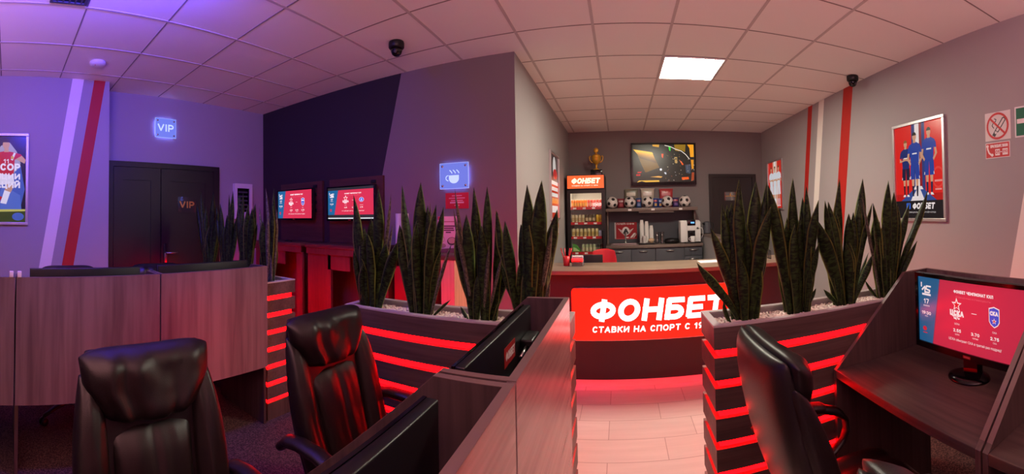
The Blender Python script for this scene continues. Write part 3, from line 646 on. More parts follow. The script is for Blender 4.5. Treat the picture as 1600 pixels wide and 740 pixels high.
# snake plants: (base x, base y, leaf tips relative to the base: dx, dy, height, width, pale)
CLUMPS = {
    'C1': (-1.38, 1.83, [(-0.082, -0.056, 0.652, 0.9, 0), (-0.109, -0.012, 0.563, 1, 0), (0.086, -0.037, 0.682, 1, 0), (0.15, -0.003, 0.652, 0.7, 1), (0.155, 0.0, 0.475, 0.6, 1), (0.236, -0.081, 0.381, 0.9, 0), (0.04, -0.088, 0.437, 1.1, 0), (0.033, 0.031, 0.309, 1, 0), (-0.088, -0.053, 0.324, 0.5, 0), (-0.03, -0.056, 0.081, 0.35, 0), (-0.034, 0.053, 0.516, 1, 0), (0.125, -0.022, 0.371, 1.1, 0)]),
    'C2': (-1.04, 1.82, [(-0.136, 0.03, 0.697, 1, 0), (0.014, -0.021, 0.703, 1.1, 0), (0.042, 0.002, 0.58, 1, 0), (0.129, -0.068, 0.58, 1, 0), (0.058, 0.001, 0.597, 0.5, 1), (0.121, 0.035, 0.569, 0.7, 0), (-0.127, -0.015, 0.475, 1.15, 0), (-0.117, 0.017, 0.492, 0.7, 0), (0.206, -0.05, 0.383, 0.55, 1), (0.116, 0.007, 0.344, 0.9, 0), (0.019, -0.081, 0.497, 1, 0), (0.162, 0.019, 0.079, 0.3, 0), (-0.053, -0.005, 0.306, 1.2, 0)]),
    'C3': (-0.7, 1.83, [(-0.114, -0.047, 0.658, 0.7, 1), (-0.105, -0.086, 0.552, 0.7, 1), (-0.043, 0.035, 0.667, 1, 0), (0.051, -0.022, 0.662, 0.7, 0), (-0.138, 0.014, 0.447, 1.2, 0), (0.006, 0.037, 0.466, 0.9, 0), (0.09, 0.013, 0.539, 1.2, 0), (0.07, -0.06, 0.385, 0.5, 1), (0.133, -0.05, 0.336, 0.5, 1), (0.116, 0.043, 0.244, 0.9, 0), (-0.059, -0.033, 0.526, 1, 0), (-0.036, 0.025, 0.427, 1.1, 0), (0.106, -0.026, 0.105, 0.35, 0), (-0.133, 0.045, 0.042, 0.3, 0)]),
    'C4': (-0.44, 1.83, [(-0.184, 0.037, 0.546, 1.1, 0), (0.008, -0.076, 0.659, 1, 0), (0.077, -0.07, 0.678, 1.2, 0), (0.002, -0.059, 0.517, 0.9, 0), (0.129, 0.049, 0.543, 1, 0), (0.116, -0.027, 0.461, 0.7, 1), (0.104, 0.0, 0.406, 1.2, 0), (-0.112, -0.047, 0.492, 0.9, 0), (0.029, -0.017, 0.535, 0.9, 0), (-0.145, -0.034, 0.295, 0.4, 0), (-0.035, -0.039, 0.475, 1.1, 0), (0.064, -0.006, 0.504, 1.2, 0), (0.103, -0.05, 0.208, 0.5, 1)]),
    'R1': (0.58, 1.8, [(-0.016, -0.006, 0.667, 1.1, 0), (0.086, 0.04, 0.662, 1.2, 0), (0.132, 0.008, 0.656, 0.6, 0), (-0.091, 0.044, 0.553, 0.7, 0), (-0.046, 0.033, 0.558, 1, 0), (-0.15, 0.053, 0.436, 1, 0), (-0.23, 0.007, 0.277, 0.8, 0), (0.122, -0.067, 0.534, 1.3, 0), (0.097, 0.034, 0.52, 0.9, 0), (-0.064, 0.049, 0.546, 0.9, 0), (0.027, 0.04, 0.465, 1.1, 0), (-0.111, -0.008, 0.091, 0.4, 0), (0.132, 0.013, 0.35, 0.6, 0)]),
    'R2': (0.86, 1.8, [(-0.169, -0.06, 0.638, 1, 0), (0.007, 0.03, 0.678, 0.95, 0), (-0.089, -0.007, 0.53, 1.25, 0), (0.043, -0.049, 0.633, 0.6, 0), (0.094, -0.081, 0.561, 1.1, 0), (0.061, 0.033, 0.578, 0.9, 0), (0.069, 0.053, 0.518, 0.9, 0), (0.093, -0.077, 0.345, 0.5, 0), (-0.038, 0.025, 0.451, 0.9, 0), (-0.018, -0.031, 0.442, 1.2, 0), (0.043, -0.068, 0.216, 0.6, 0), (0.084, -0.048, 0.112, 0.35, 0)]),
    'R3': (1.15, 1.8, [(-0.004, 0.021, 0.678, 1.25, 0), (0.163, 0.036, 0.683, 1, 0), (-0.161, -0.084, 0.557, 0.8, 0), (-0.094, -0.002, 0.552, 1, 0), (-0.201, -0.084, 0.451, 1.2, 0), (0.116, 0.013, 0.542, 1.1, 0), (0.169, -0.042, 0.54, 0.7, 0), (-0.058, 0.037, 0.462, 1.2, 0), (0.202, 0.051, 0.253, 0.4, 0), (0.179, -0.017, 0.249, 0.8, 0), (0.066, 0.054, 0.461, 1.2, 0), (-0.16, -0.045, 0.1, 0.35, 0)]),
    'R4': (1.43, 1.8, [(-0.02, -0.079, 0.666, 1, 0), (0.367, -0.004, 0.614, 0.85, 0), (-0.207, -0.085, 0.565, 0.6, 1), (-0.121, -0.062, 0.54, 1, 0), (0.083, -0.031, 0.538, 1, 0), (0.208, -0.002, 0.537, 0.9, 0), (-0.055, -0.068, 0.466, 1.1, 0), (0.188, -0.084, 0.307, 0.4, 0), (-0.118, 0.035, 0.095, 0.35, 0), (0.049, -0.045, 0.602, 1, 0), (0.11, 0.048, 0.409, 1.2, 0), (0.182, 0.039, 0.426, 1, 0)]),
    'L1': (-3.55, 2.02, [(-0.116, -0.036, 0.803, 0.8, 0), (0.122, -0.024, 0.789, 0.9, 0), (-0.257, -0.015, 0.678, 0.9, 0), (-0.072, 0.003, 0.645, 1.1, 0), (0.178, -0.004, 0.587, 1, 0), (-0.192, -0.009, 0.488, 1.1, 0), (0.017, -0.001, 0.456, 1.1, 0), (0.07, 0.045, 0.357, 1, 0)]),
    'L2': (-3.2, 2.02, [(0.063, -0.017, 0.748, 0.9, 0), (-0.083, -0.028, 0.661, 0.9, 0), (-0.227, 0.014, 0.64, 1, 0), (0.19, -0.056, 0.769, 0.6, 0), (0.076, -0.047, 0.552, 1.1, 0), (0.038, 0.051, 0.491, 1, 0), (-0.08, -0.015, 0.459, 1.1, 0), (0.208, -0.011, 0.581, 0.9, 0)]),
    'L3': (-2.88, 2.02, [(0.16, -0.088, 0.636, 1.2, 0), (-0.084, -0.03, 0.639, 1, 0), (-0.035, -0.006, 0.754, 0.5, 0), (0.214, -0.087, 0.602, 1, 0), (0.143, -0.001, 0.644, 0.9, 0), (0.004, 0.001, 0.493, 1.2, 0), (0.033, -0.081, 0.465, 1, 0), (0.168, 0.0, 0.466, 0.9, 0)]),
    'L4': (-2.56, 2.02, [(-0.003, -0.023, 0.766, 1, 1), (0.069, 0.008, 0.763, 0.6, 0), (0.101, -0.039, 0.639, 0.9, 0), (0.096, 0.012, 0.594, 0.9, 1), (-0.145, 0.016, 0.643, 0.9, 1), (0.103, -0.087, 0.546, 1, 1), (0.028, -0.081, 0.495, 1.1, 0), (0.068, 0.007, 0.468, 1, 1)]),
}
def snake_plant(name_label, key, dy=0):
    bx, by, tips = CLUMPS[key]; by += dy
    rnd = random.Random(key); zb = 1.032
    b = MB()
    tips = list(tips)
    for q in range(7):                       # short inner leaves that fill the clump
        a = rnd.uniform(0, 2*PI); r_ = rnd.uniform(.02, .075); tips.append((r_*math.cos(a), r_*.8*math.sin(a), rnd.uniform(.22, .50), rnd.uniform(.8, 1.1), 0))
    n = len(tips)
    for i, (tx, ty, th, wf, pale) in enumerate(tips):
        th += .018; ang = math.atan2(ty+rnd.uniform(-.04, .04), tx+rnd.uniform(-.03, .03)); rr = rnd.uniform(.022, .062)*(1 if th > .2 else 1.3)
        B0 = Vector((bx+rr*math.cos(ang), by+rr*.75*math.sin(ang), zb-.012)); TP = Vector((bx+tx, by+ty, zb+th))
        out = Vector((tx, ty, 0)); out = out - out*(.25 if th > .3 else .1)
        C1 = B0 + Vector((0, 0, th*.38)) + out*(.16 + .16*rnd.random()); C2 = B0.lerp(TP, .66) + Vector((0, 0, th*.06)) + out*.10*rnd.uniform(.3, 1.2)
        yaw = rnd.uniform(-.9, .9) + math.atan2(-bx, by)*.9; W = (.0235*wf + .005) * (1 if th > .3 else .8) * (.62 if pale else 1.06); K = 20
        tw = rnd.uniform(-.5, .5)
        mat = M['leafp'] if pale else M['leaf']
        vs = []; uvs = []
        for k in range(K+1):
            t = k/K; q = 1-t
            p = B0*q**3 + C1*3*q*q*t + C2*3*q*t*t + TP*t**3
            tg = ((C1-B0)*3*q*q + (C2-C1)*6*q*t + (TP-C2)*3*t*t).normalized()
            a = yaw + tw*t; sd = Vector((math.cos(a), math.sin(a), 0)); sd = (sd - tg*sd.dot(tg)).normalized(); nn = tg.cross(sd)
            w = W*(.55 + .60*math.sin(min(1, t/.66)*PI/2)**1.4) * (1 if t < .66 else max(.0, 1-((t-.66)/.34)**1.55))
            w = max(w, .0006)
            fold = .38*w; ripple = .07*w*math.sin(t*17+i)
            for u in (-1, -.5, 0, .5, 1):
                vs.append(p + sd*w*u + nn*(fold*(u*u) + ripple*u)); uvs.append((.5+.5*u, t+i*.37))
            for u in (.5, 0, -.5):
                vs.append(p + sd*w*u + nn*(fold*(u*u) + ripple*u - min(.0035, w*.35)*(1-u*u*.5))); uvs.append((.5+.5*u, t+i*.37))
        fs = []
        for k in range(K):
            for j in range(8): fs.append((k*8+j, k*8+(j+1) % 8, (k+1)*8+(j+1) % 8, (k+1)*8+j))
        fs += [tuple(range(7, -1, -1)), tuple(K*8+j for j in range(8))]
        base = b.add(vs, fs, mat, True)
        for j, q in enumerate(uvs): b.uv[base+j] = q
    o = b.build('snake_plant', loc=(bx, by, zb)); tag(o, name_label, 'plant', 'snake plants in the glowing planters')
snake_plant('snake plant at the left end of the middle planter, by the wall screen', 'C1', .02)
snake_plant('snake plant second from left in the middle planter, below the coffee menu card', 'C2', .03)
snake_plant('snake plant second from the aisle in the middle planter, under the cup sign', 'C3', .02)
snake_plant('snake plant at the aisle end of the middle planter, before the pale wall', 'C4', .02)
snake_plant('snake plant at the aisle end of the right planter, over the lightbox letters', 'R1')
snake_plant('snake plant second from the aisle in the right planter, before the small red poster', 'R2')
snake_plant('snake plant third from the aisle in the right planter, before the broad red stripe', 'R3')
snake_plant('snake plant nearest the desk screen in the right planter, reaching over the big poster', 'R4')
snake_plant('snake plant beside the VIP plaque in the left planter', 'L1')
snake_plant('snake plant right of the VIP door, second in the left planter', 'L2')
snake_plant('snake plant in front of the white framed wall box', 'L3')
snake_plant('pale tall snake plant at the visible end of the left planter', 'L4')

# ================================================================== WORKSTATIONS
def workstation(label, xb, y0, y1, back_mat, legs=(1, 1)):
    """user sits at -x; outer face of the back panel at xb"""
    t = T('cubicle_desk', label, 'desk', (xb-.3, (y0+y1)/2, .006)); th = .022; Hh = 1.20
    b = MB(); b.box((xb-th, y0+.0005, .44), (xb, y1-.0005, Hh), back_mat); b.box((xb-th, y0+.0005, Hh), (xb, y1-.0005, Hh+.002), M['edge']); b.build('back_panel', t)
    for ya, lg in ((y0, legs[0]), (y1-th, legs[1])):
        b = MB(); X = xb-th; zf = .006 if lg else .44
        pts = [(X, zf), (X, Hh), (X-.165, Hh), (X-.60, .80), (X-.625, .78), (X-.625, zf + (.30 if not lg else 0))]
        b.prism([(px, ya, pz) for px, pz in pts], (0, th, 0), M['wood'])
        # edge band following the cut
        ed = [(X, Hh), (X-.165, Hh), (X-.60, .80)]
        for (ax_, az), (bx_, bz) in zip(ed[:-1], ed[1:]):
            d = Vector((bx_-ax_, 0, bz-az)); nrm = Vector((d.z, 0, -d.x)).normalized(); nrm = nrm if nrm.z > 0 else -nrm
            b.prism([(ax_, ya, az), (bx_, ya, bz), Vector((bx_, ya, bz))+nrm*.0015, Vector((ax_, ya, az))+nrm*.0015], (0, th, 0), M['edge'])
        b.build('side_panel', t)
    b = MB(); b.box((xb-th-.625, y0+th, .745), (xb-th, y1-th, .783), M['woodd'], .003); b.build('desktop', t)
    return t
wp_, wl_ = M['woody'], M['woodh']
M['woodlong'] = wood('ash_board_aisle_lit', '#7d6a69', '#a18f8d', (60, 3, 60), .24)  # desk board lightened, the bright light on the aisle face put into its colour
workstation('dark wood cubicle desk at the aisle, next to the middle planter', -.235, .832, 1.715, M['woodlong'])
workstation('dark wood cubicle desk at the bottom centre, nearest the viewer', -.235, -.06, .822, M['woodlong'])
workstation('dark wood cubicle desk with the lit match screen on the right', 1.62, .765, 1.645, M['woody'])
workstation('dark wood cubicle desk in the bottom right corner', 1.62, -.12, .757, M['woody'])
workstation('cubicle desk behind the long pinkish panel, end beside the left planter', -2.36, .985, 1.855, M['woody'], (0, 1))
tl = workstation('cubicle desk behind the long pinkish panel, middle stretch over the left chair', -2.36, .062, .977, M['woody'], (1, 0))
b = MB(); b.box((-2.384, .068, 1.2025), (-2.356, .092, 1.238), M['paper'], .002); b.build('panel_clip', tl)
tl = workstation('cubicle desk at the far left edge behind a narrow panel strip', -2.36, -.85, .054, M['woody'], (1, 0))
b = MB(); b.box((-2.384, .020, 1.2025), (-2.356, .044, 1.238), M['paper'], .002); b.build('panel_clip', tl)

# ------------------------------------------------------------------ screen graphics
def bet_screen(f, w, h, logo2='shield', st=1.0, full=True):
    """red match card with a blue date column, drawn on f (0..w, 0..h)"""
    rd, bl, wh = em('#be2c46', .95*st), em('#1c5a86', .95*st), em('#e8dcdc', .95*st); pk = em('#d85a6a', .95*st)
    f.rect(0, 0, w, h, rd, .0006)
    f.poly([(0, 0), (.145*w, 0), (.235*w, h), (0, h)], bl, .0010)
    f.poly([(.145*w, 0), (.153*w, 0), (.243*w, h), (.235*w, h)], em('#7a3a58', .9*st), .0012)
    f.stroke([(.035*w, .85*h), (.035*w, .90*h)], .012*w, wh, .0014)
    # two-digit emblem
    f.stroke([(.045*w, .80*h), (.075*w, .85*h), (.075*w, .76*h)], .013*w, wh, .0016); f.stroke([(.135*w, .86*h), (.092*w, .86*h), (.088*w, .815*h), (.128*w, .80*h), (.122*w, .765*h), (.085*w, .765*h)], .013*w, wh, .0016); f.rect(.042*w, .715*h, .138*w, .745*h, wh, .0016)
    f.text('17', .088*w, .59*h, .075*h, wh, align='c', z=.0016, weight=.2); f.small('ЯНВАРЯ', .088*w, .545*h, .025*h, wh)
    f.text('19:30', .085*w, .42*h, .05*h, wh, align='c', z=.0016, weight=.2); f.small('МСК', .085*w, .385*h, .022*h, wh)
    f.ell(.065*w, .20*h, .022*w, .036*h, em('#c02838', .9*st), .0016); f.rect(.045*w, .13*h, .09*w, .145*h, em('#c02838', .9*st), .0016)
    f.text('ФОНБЕТ ЧЕМПИОНАТ КХЛ', .56*w, .83*h, .045*h, wh, align='c', z=.0016, w=.36*w, weight=.24); f.small('ПОВЫШЕННЫЕ КОЭФФИЦИЕНТЫ', .56*w, .765*h, .024*h, pk, w=.32*w)
    # left emblem: star over block letters
    f.star(.405*w, .665*h, .052*w, wh, .0016); f.star(.405*w, .66*h, .034*w, em('#c8202c', .95*st), .0019)
    f.text('ЦСКА', .405*w, .50*h, .085*h, wh, align='c', z=.0014, w=.13*w, weight=.28); f.text('ЦС', .405*w, .455*h, .06*h, wh, align='c', z=.0014, w=.06*w, weight=.3)
    f.small('ЦСКА', .405*w, .375*h, .026*h, wh); f.rect(.545*w, .575*h, .592*w, .583*h, wh, .0016)
    if logo2 == 'shield':
        sh = [(.70*w, .70*h), (.745*w, .725*h), (.79*w, .70*h), (.79*w, .52*h), (.775*w, .475*h), (.745*w, .44*h), (.715*w, .475*h), (.70*w, .52*h)]
        f.poly(sh, wh, .0014); f.poly([(.745*w+(x-.745*w)*.88, .58*h+(y-.58*h)*.9) for x, y in sh], em('#1c4cc0', .95*st), .0017)
        f.text('СКА', .745*w, .605*h, .06*h, wh, align='c', z=.002, w=.065*w, weight=.26); f.star(.745*w, .53*h, .022*w, wh, .002); f.star(.745*w, .53*h, .014*w, em('#c8202c', .95*st), .0022)
    else:
        f.ell(.745*w, .59*h, .05*w, .09*h, wh, .0014, 24); f.ell(.745*w, .59*h, .044*w, .08*h, em('#2a5ac8', .95*st), .0017, 24); f.text('Д', .745*w, .545*h, .085*h, wh, align='c', z=.002)
    f.small('СКА' if logo2 == 'shield' else 'ДИНАМО', .745*w, .365*h, .026*h, wh)
    for k, s in enumerate(('2.55', '3.70', '2.75')):
        f.text(s, (.405+.17*k)*w, .27*h, .045*h, wh, align='c', z=.0016, weight=.22); f.small(('ЦСКА', 'НИЧЬЯ', 'СКА')[k] if logo2 == 'shield' else '- - -', (.405+.17*k)*w, .225*h, .022*h, wh)
    f.small('ЦСКА обыграет СКА в третий раз подряд?' if logo2 == 'shield' else 'Кто заберёт матч в первом периоде?', .56*w, .14*h, .036*h, wh, w=.48*w)

def monitor(label, x, yc, w, zb, hgt, screen=True, back=False, group='desk monitors'):
    """screen faces -x"""
    y0, y1 = yc-w/2, yc+w/2; zd = .7838; z1 = zb+hgt
    t = T('monitor', label, 'monitor', (x, yc, zd), group)
    b = MB(); bz = .018
    b.box((x+.006, y0, zb), (x+.035, y1, z1), M['black'], .004)
    b.box((x+.035, y0+.14, zb+.03), (x+.050, y1-.14, z1-.17), M['black'], .006)
    for q in ((y0, zb, y0+bz, z1), (y1-bz, zb, y1, z1), (y0+bz, z1-bz, y1-bz, z1), (y0+bz, zb, y1-bz, zb+bz+.012)): b.box((x-.003, q[0], q[1]), (x+.0058, q[2], q[3]), M['black_gloss'])
    b.build('housing', t)
    b = MB(); f = Flat(b, (x+.0055, y1-bz, zb+bz+.012), **Rx)
    if screen: bet_screen(f, w-2*bz, hgt-2*bz-.012, st=.95)
    else: f.rect(0, 0, w-2*bz, hgt-2*bz-.012, M['black_gloss'], .001)
    b.build('screen', t)
    b = MB(); b.prism([(x+.02, yc-.04, zd+.012), (x+.055, yc-.045, zd+.012), (x+.055, yc-.04, zb+.12), (x+.036, yc-.03, zb+.12)], (0, .08, 0), M['black_gloss']); b.build('neck', t)
    b = MB(); b.lathe([(.002, .018), (.075, .016), (.102, .008), (.106, .0)], (0, 0, 0), M['black_gloss'], 32)
    b.v = [(x+.01+vx*.78, yc+vy, zd+vz) for vx, vy, vz in b.v]; b.build('base', t)
    b = MB(); f = Flat(b, (x-.0032, yc+.022, zb+.008), **Rx); f.rrect(0, 0, .044, .014, .003, paint('#8a1c1c'), .0003); f.rect(.006, .005, .038, .009, paint('#c88a80'), .0006); b.build('badge', t)
    if back:
        b = MB(); f = Flat(b, (x+.0353, yc-.02, z1-.125), (0, 1, 0), (0, 0, 1)); f.slab(-.01, 0, .12, .065, 0, .001, paint('#a81c1c')); f.text('ФОНБЕТ', .055, .018, .030, paint('#e8d8d4'), align='c', z=.0016, weight=.24, shear=.15, w=.105); b.build('sticker', t)
        b = MB(); b.box((x+.0355, yc+.17, z1-.135), (x+.085, yc+.30, z1-.09), M['black'], .006); b.build('cable_bracket', t)
        b = MB(); b.cyl((x+.06, yc+.09, z1-.125), (x+.06, yc+.17, z1-.115), .006, M['steel']); b.build('bracket_pin', t)
    return t
monitor('desk monitor showing the red and blue match card', 1.355, 1.128, .66, .862, .37)
monitor('back of black monitor with red sticker in the aisle cubicle', -.425, 1.27, .72, .83, .355, back=True)
monitor('dark monitor edge at the bottom centre, nearest the viewer', -.41, .385, .70, .83, .355)
monitor('bluish dark monitor top over the long panel, under the diagonal stripes', -2.58, .53, .75, .885, .345)
monitor('dark monitor top over the long panel, under the VIP door', -2.58, 1.42, .76, .89, .345)

# ================================================================== CHAIRS
def cushion(mb, fn, d, db, mat, nu=14, nv=18, p=5, seams=(), folds=0, seed=0, hollow=0):
    idx = {}; vs = []; fs = []
    def val(i, j, front):
        u = -1+2*i/nu; v = -1+2*j/nv
        e = max(0, (1-abs(u)**p)*(1-abs(v)**p))**.55
        if not front: return fn(u, v, -db*e)
        k = 1.0
        for s_ in seams: k -= .22*math.exp(-((u-s_)/.07)**2)
        n = d*e*k - hollow*e*(1-u*u)
        if folds: n += e*folds*(noise.noise(Vector((u*4.2+seed, v*.9+seed*2.1, seed)))) + e*folds*.5*noise.noise(Vector((u*9+seed*3, v*2, 4+seed)))
        return fn(u, v, n)
    for side in (0, 1):
        for j in range(nv+1):
            for i in range(nu+1):
                edge = i in (0, nu) or j in (0, nv)
                if side and edge: idx[(1, i, j)] = idx[(0, i, j)]; continue
                idx[(side, i, j)] = len(vs); vs.append(val(i, j, side == 0))
    for j in range(nv):
        for i in range(nu):
            a = [idx[(0, i, j)], idx[(0, i+1, j)], idx[(0, i+1, j+1)], idx[(0, i, j+1)]]; fs.append(tuple(a))
            a = [idx[(1, i, j)], idx[(1, i, j+1)], idx[(1, i+1, j+1)], idx[(1, i+1, j)]]; fs.append(tuple(a))
    mb.add(vs, fs, mat, True)

def back_pt(y, s, n):
    """point of the backrest: y across, s = 0..1 up, n forward"""
    z = .44 + .70*s
    x = -.115 - .205*s - .03*math.sin(PI*min(1, s*1.05))
    cv = .16*y*y*2                               # wings come forward
    return Vector((x + n + cv, y, z - .12*n*(1 if s > .6 else .3)))

def make_chair(label):
    t = T('office_chair', label, 'chair', (0, 0, .0), 'black leather desk chairs')
    L_ = M['leather']
    b = MB(); hw = lambda s: .225 + .035*math.sin(PI*min(1, s*.95+.05)) - .012*s
    cushion(b, lambda u, v, n: back_pt(u*hw((v+1)/2), (v+1)/2, n), .045, .055, L_, 16, 24, 6, folds=.006, seed=3); b.build('backrest', t, sub=1)
    b = MB()
    def hd(u, v, n):
        s = .85 + .162*v + .014*u*u - (.055*abs(u)**5 if v > 0 else 0)*v; w = .228 + .012*v
        if v < 0: w += .062*v
        return back_pt(u*w, s, n + .030 - .012*abs(u)**3)
    cushion(b, hd, .075, .03, L_, 20, 16, 4, seams=(-.36, .36), folds=.022, seed=1); b.build('headrest', t, sub=1)
    b = MB(); cushion(b, lambda u, v, n: back_pt(u*(.135+.015*v), .37+.33*v-.03*u*u*max(0,v), n+.025), .058, .02, L_, 16, 18, 4, seams=(0,), folds=.010, seed=5); b.build('back_cushion', t, sub=1)
    for sg in (-1, 1):
        b = MB()
        def bl(u, v, n, sg=sg):
            s = .47 + .43*v; c = .178 + .020*math.sin(PI*(v+1)/2) + .012*v
            return back_pt(sg*c + u*(.064 - .026*max(0, v)**2), s, n+.018 - .02*max(0, v)**3)
        cushion(b, bl, .066, .03, L_, 10, 22, 3, folds=.014, seed=7+sg); b.build('side_bolster', t, sub=1)
    b = MB(); cushion(b, lambda u, v, n: Vector((.10 + .26*v - .01*u*u, u*(.255-.01*v*v), .455 + n - .02*max(0, v)**3)), .065, .07, L_, 16, 16, 6, seams=(-.5, .5), folds=.012, seed=11); b.build('seat', t, sub=1)
    for sg in (-1, 1):
        b = MB(); Y = sg*.29
        P = [(-.235, .668), (-.20, .695), (-.13, .711), (-.03, .712), (.07, .692), (.15, .660), (.195, .615), (.20, .567), (.18, .525), (.135, .49), (.06, .46), (-.0, .44), (-.06, .428)]
        pts = []
        for i in range(len(P)-1):
            for k in range(3): q = k/3; pts.append((P[i][0]*(1-q)+P[i+1][0]*q, Y, P[i][1]*(1-q)+P[i+1][1]*q))
        pts.append((P[-1][0], Y, P[-1][1]))
        n = len(pts); ry = [.030 if i < n*.45 else .030-.008*min(1, (i-n*.45)/(n*.2)) for i in range(n)]; rn = [.019 if i < n*.45 else .013 for i in range(n)]
        b.tube(pts, ry, M['black'], 14, rn, side=(0, 1, 0))
        arm = b.build('armrest', t)
        b = MB(); pp = [(p[0], p[1], p[2]+.008) for p in pts[2:14]]; b.tube(pp, [.020]+[.035]*10+[.02], L_, 14, [.010]+[.018]*10+[.010], side=(0, 1, 0)); b.build('arm_pad', arm)
        b = MB(); b.box((-.08, min(Y, sg*.2), .415), (-.03, max(Y, sg*.2), .435), M['black'], .004); b.build('arm_bracket', t)
    b = MB(); b.box((-.12, -.13, .355), (.20, .13, .388), M['black'], .01); b.build('tilt_mechanism', t)
    b = MB(); b.cyl((0, 0, .10), (0, 0, .26), .027, M['black']); b.cyl((0, 0, .26), (0, 0, .36), .018, M['chrome']); b.build('gas_lift', t)
    b = MB(); b.lathe([(.03, .12), (.05, .115), (.05, .085), (.03, .08)], (0, 0, 0), M['black'], 16)
    for k in range(5):
        a = 2*PI*k/5+.3; c, s_ = math.cos(a), math.sin(a)
        b.tube([(.03*c, .03*s_, .105), (.17*c, .17*s_, .10), (.30*c, .30*s_, .072)], [.028, .022, .016], M['black'], 10, [.018, .015, .012], side=(-s_, c, 0))
    base = b.build('star_base', t)
    for k in range(5):
        a = 2*PI*k/5+.3; c, s_ = math.cos(a), math.sin(a); x, y = .30*c, .30*s_
        b = MB()
        for e in (-.016, .016): b.cyl((x-s_*(e-.008), y+c*(e-.008), .034), (x-s_*(e+.008), y+c*(e+.008), .034), .028, M['black'], 14)
        b.cyl((x, y, .034), (x, y, .074), .008, M['black'], 8); b.build('caster', base)
    return t
CH = [(-.95, .465, 'black leather desk chair in the left foreground facing the viewer', .02), (-.95, 1.29, 'black leather desk chair lit red before the middle planter', -.03),
      (.74, 1.20, 'black leather desk chair seen from behind before the right planter', .0), (.665, .335, 'black leather chair top peeking in at the bottom edge, right', .0),
      (-3.12, .54, 'black chair back rising behind the long panel under the diagonal stripes', .0), (-3.12, 1.36, 'black chair back behind the long panel before the VIP door', .0)]
ch0 = make_chair(CH[0][2]); ch0.location = (CH[0][0], CH[0][1], .0065); ch0.rotation_euler = (0, 0, CH[0][3])
for x, y, lb, rz in CH[1:]: dup(ch0, (x, y, .0065), lb, rotz=rz)

# ================================================================== RECEPTION COUNTER
t = T('reception_counter', 'plum reception counter with pale wood top and glowing foot', 'counter', (.35, 3.7, 0))
b = MB(); b.box((-.86, 3.36, 1.045), (1.62, 3.93, 1.08), M['beech'], .003); b.build('countertop', t)
b = MB(); b.box((-.86, 3.50, .09), (1.60, 3.53, 1.044), M['counter']); b.build('front_panel', t)
b = MB(); b.box((1.57, 3.53, .0), (1.60, 3.88, 1.044), M['counter']); b.build('end_panel', t); b = MB(); b.box((-.86, 3.53, .0), (-.83, 3.88, 1.044), M['counter']); b.build('end_panel', t)
b = MB(); b.box((-.84, 3.57, .0), (1.57, 3.59, .13), M['white']); b.build('kickboard', t)
b = MB(); b.box((-.82, 3.531, .10), (1.565, 3.548, .118), em((1, .03, .06), 9.0)); b.build('led_strip', t)
b = MB(); b.box((-.82, 3.58, .70), (1.56, 4.15, .73), M['beech']); b.build('work_shelf', t)

# red lightbox with white letters
X0, X1, Z0, Z1 = -.455, 1.13, .452, .91
t = T('lightbox_sign', 'glowing red lightbox with big white letters on the counter front', 'sign', ((X0+X1)/2, 3.47, Z0))
b = MB(); O = (X0, 3.499, Z0); f = Flat(b, O, **By); w, h = X1-X0, Z1-Z0
b.prism([f.p(x, y, 0) for x, y in arc(w-.03, h-.03, .03, .03, 0, 90, 6)+arc(.03, h-.03, .03, .03, 90, 180, 6)+arc(.03, .03, .03, .03, 180, 270, 6)+arc(w-.03, .03, .03, .03, 270, 360, 6)], f.N*.04, em((1, .010, .004), 2.3)); b.build('light_panel', t)
b = MB(); f = Flat(b, Vector(O)+Vector((0, -.040, 0)), **By)
for e0, e1 in ((-.004, 0), (h, h+.004)): f.slab(.02, e0, w-.02, e1, -.04, .002, M['alu'])
b.build('frame', t)
b = MB(); f = Flat(b, Vector(O)+Vector((0, -.041, 0)), **By); wl = em((1, .93, .88), 1.9)
f.text('ФОНБЕТ', .155, .165, .196, wl, w=1.20, weight=.245, shear=.16, gap=.15, z=.002); f.text('СТАВКИ НА СПОРТ С 1994', .18, .070, .054, wl, w=1.09, weight=.20, shear=.12, gap=.22, z=.002); b.build('lettering', t)

# things on the counter
zc = 1.0808
t = T('pen_holder', 'red pen holder with slanted red pens at the counter left end', 'pen holder', (-.53, 3.72, zc))
b = MB(); b.lathe([(.030, 0), (.036, .09), (.033, .09), (.027, .006), (.001, .006)], (-.53, 3.72, zc), M['red'], 18, cap=False); b.build('cup', t)
for k, (ax_, ay) in enumerate(((-.055, .01), (-.02, .02), (.035, .0), (.05, .02))):
    b = MB(); b.cyl((-.53+ax_*.2, 3.72+ay*.2, zc+.01), (-.53+ax_, 3.72+ay, zc+.165), .0055, M['red'], 8); b.build('pen', t)
t = T('card_holder', 'clear holder of white leaflets with red print beside the pen holder', 'leaflet holder', (-.42, 3.70, zc))
b = MB()
for q in ((-.475, 3.66, -.365, 3.664), (-.475, 3.75, -.365, 3.754), (-.475, 3.664, -.472, 3.75), (-.368, 3.664, -.365, 3.75)): b.box((q[0], q[1], zc), (q[2], q[3], zc+.075), M['tumbler'])
b.build('box', t)
b = MB(); b.box((-.470, 3.668, zc+.002), (-.370, 3.745, zc+.092), M['paper']); b.box((-.468, 3.6665, zc+.004), (-.372, 3.668, zc+.050), paint('#8a4a48')); b.build('leaflets', t)
t = T('paper_sheet', 'white paper sheet lying on the counter by the plant tip', 'paper', (.86, 3.72, zc)); b = MB(); b.box((.74, 3.62, zc), (1.02, 3.80, zc+.003), M['paper']); b.build('sheet', t)
b = MB(); b.box((.78, 3.65, zc+.003), (.96, 3.665, zc+.0034), paint('#9a9aa0')); b.build('print', t)
t = T('counter_screen', 'low black screen top showing behind the counter by the red chair', 'monitor', (-.32, 3.98, .7304))
b = MB(); b.box((-.445, 3.955, .80), (-.195, 3.985, 1.155), M['black'], .004); b.build('housing', t)
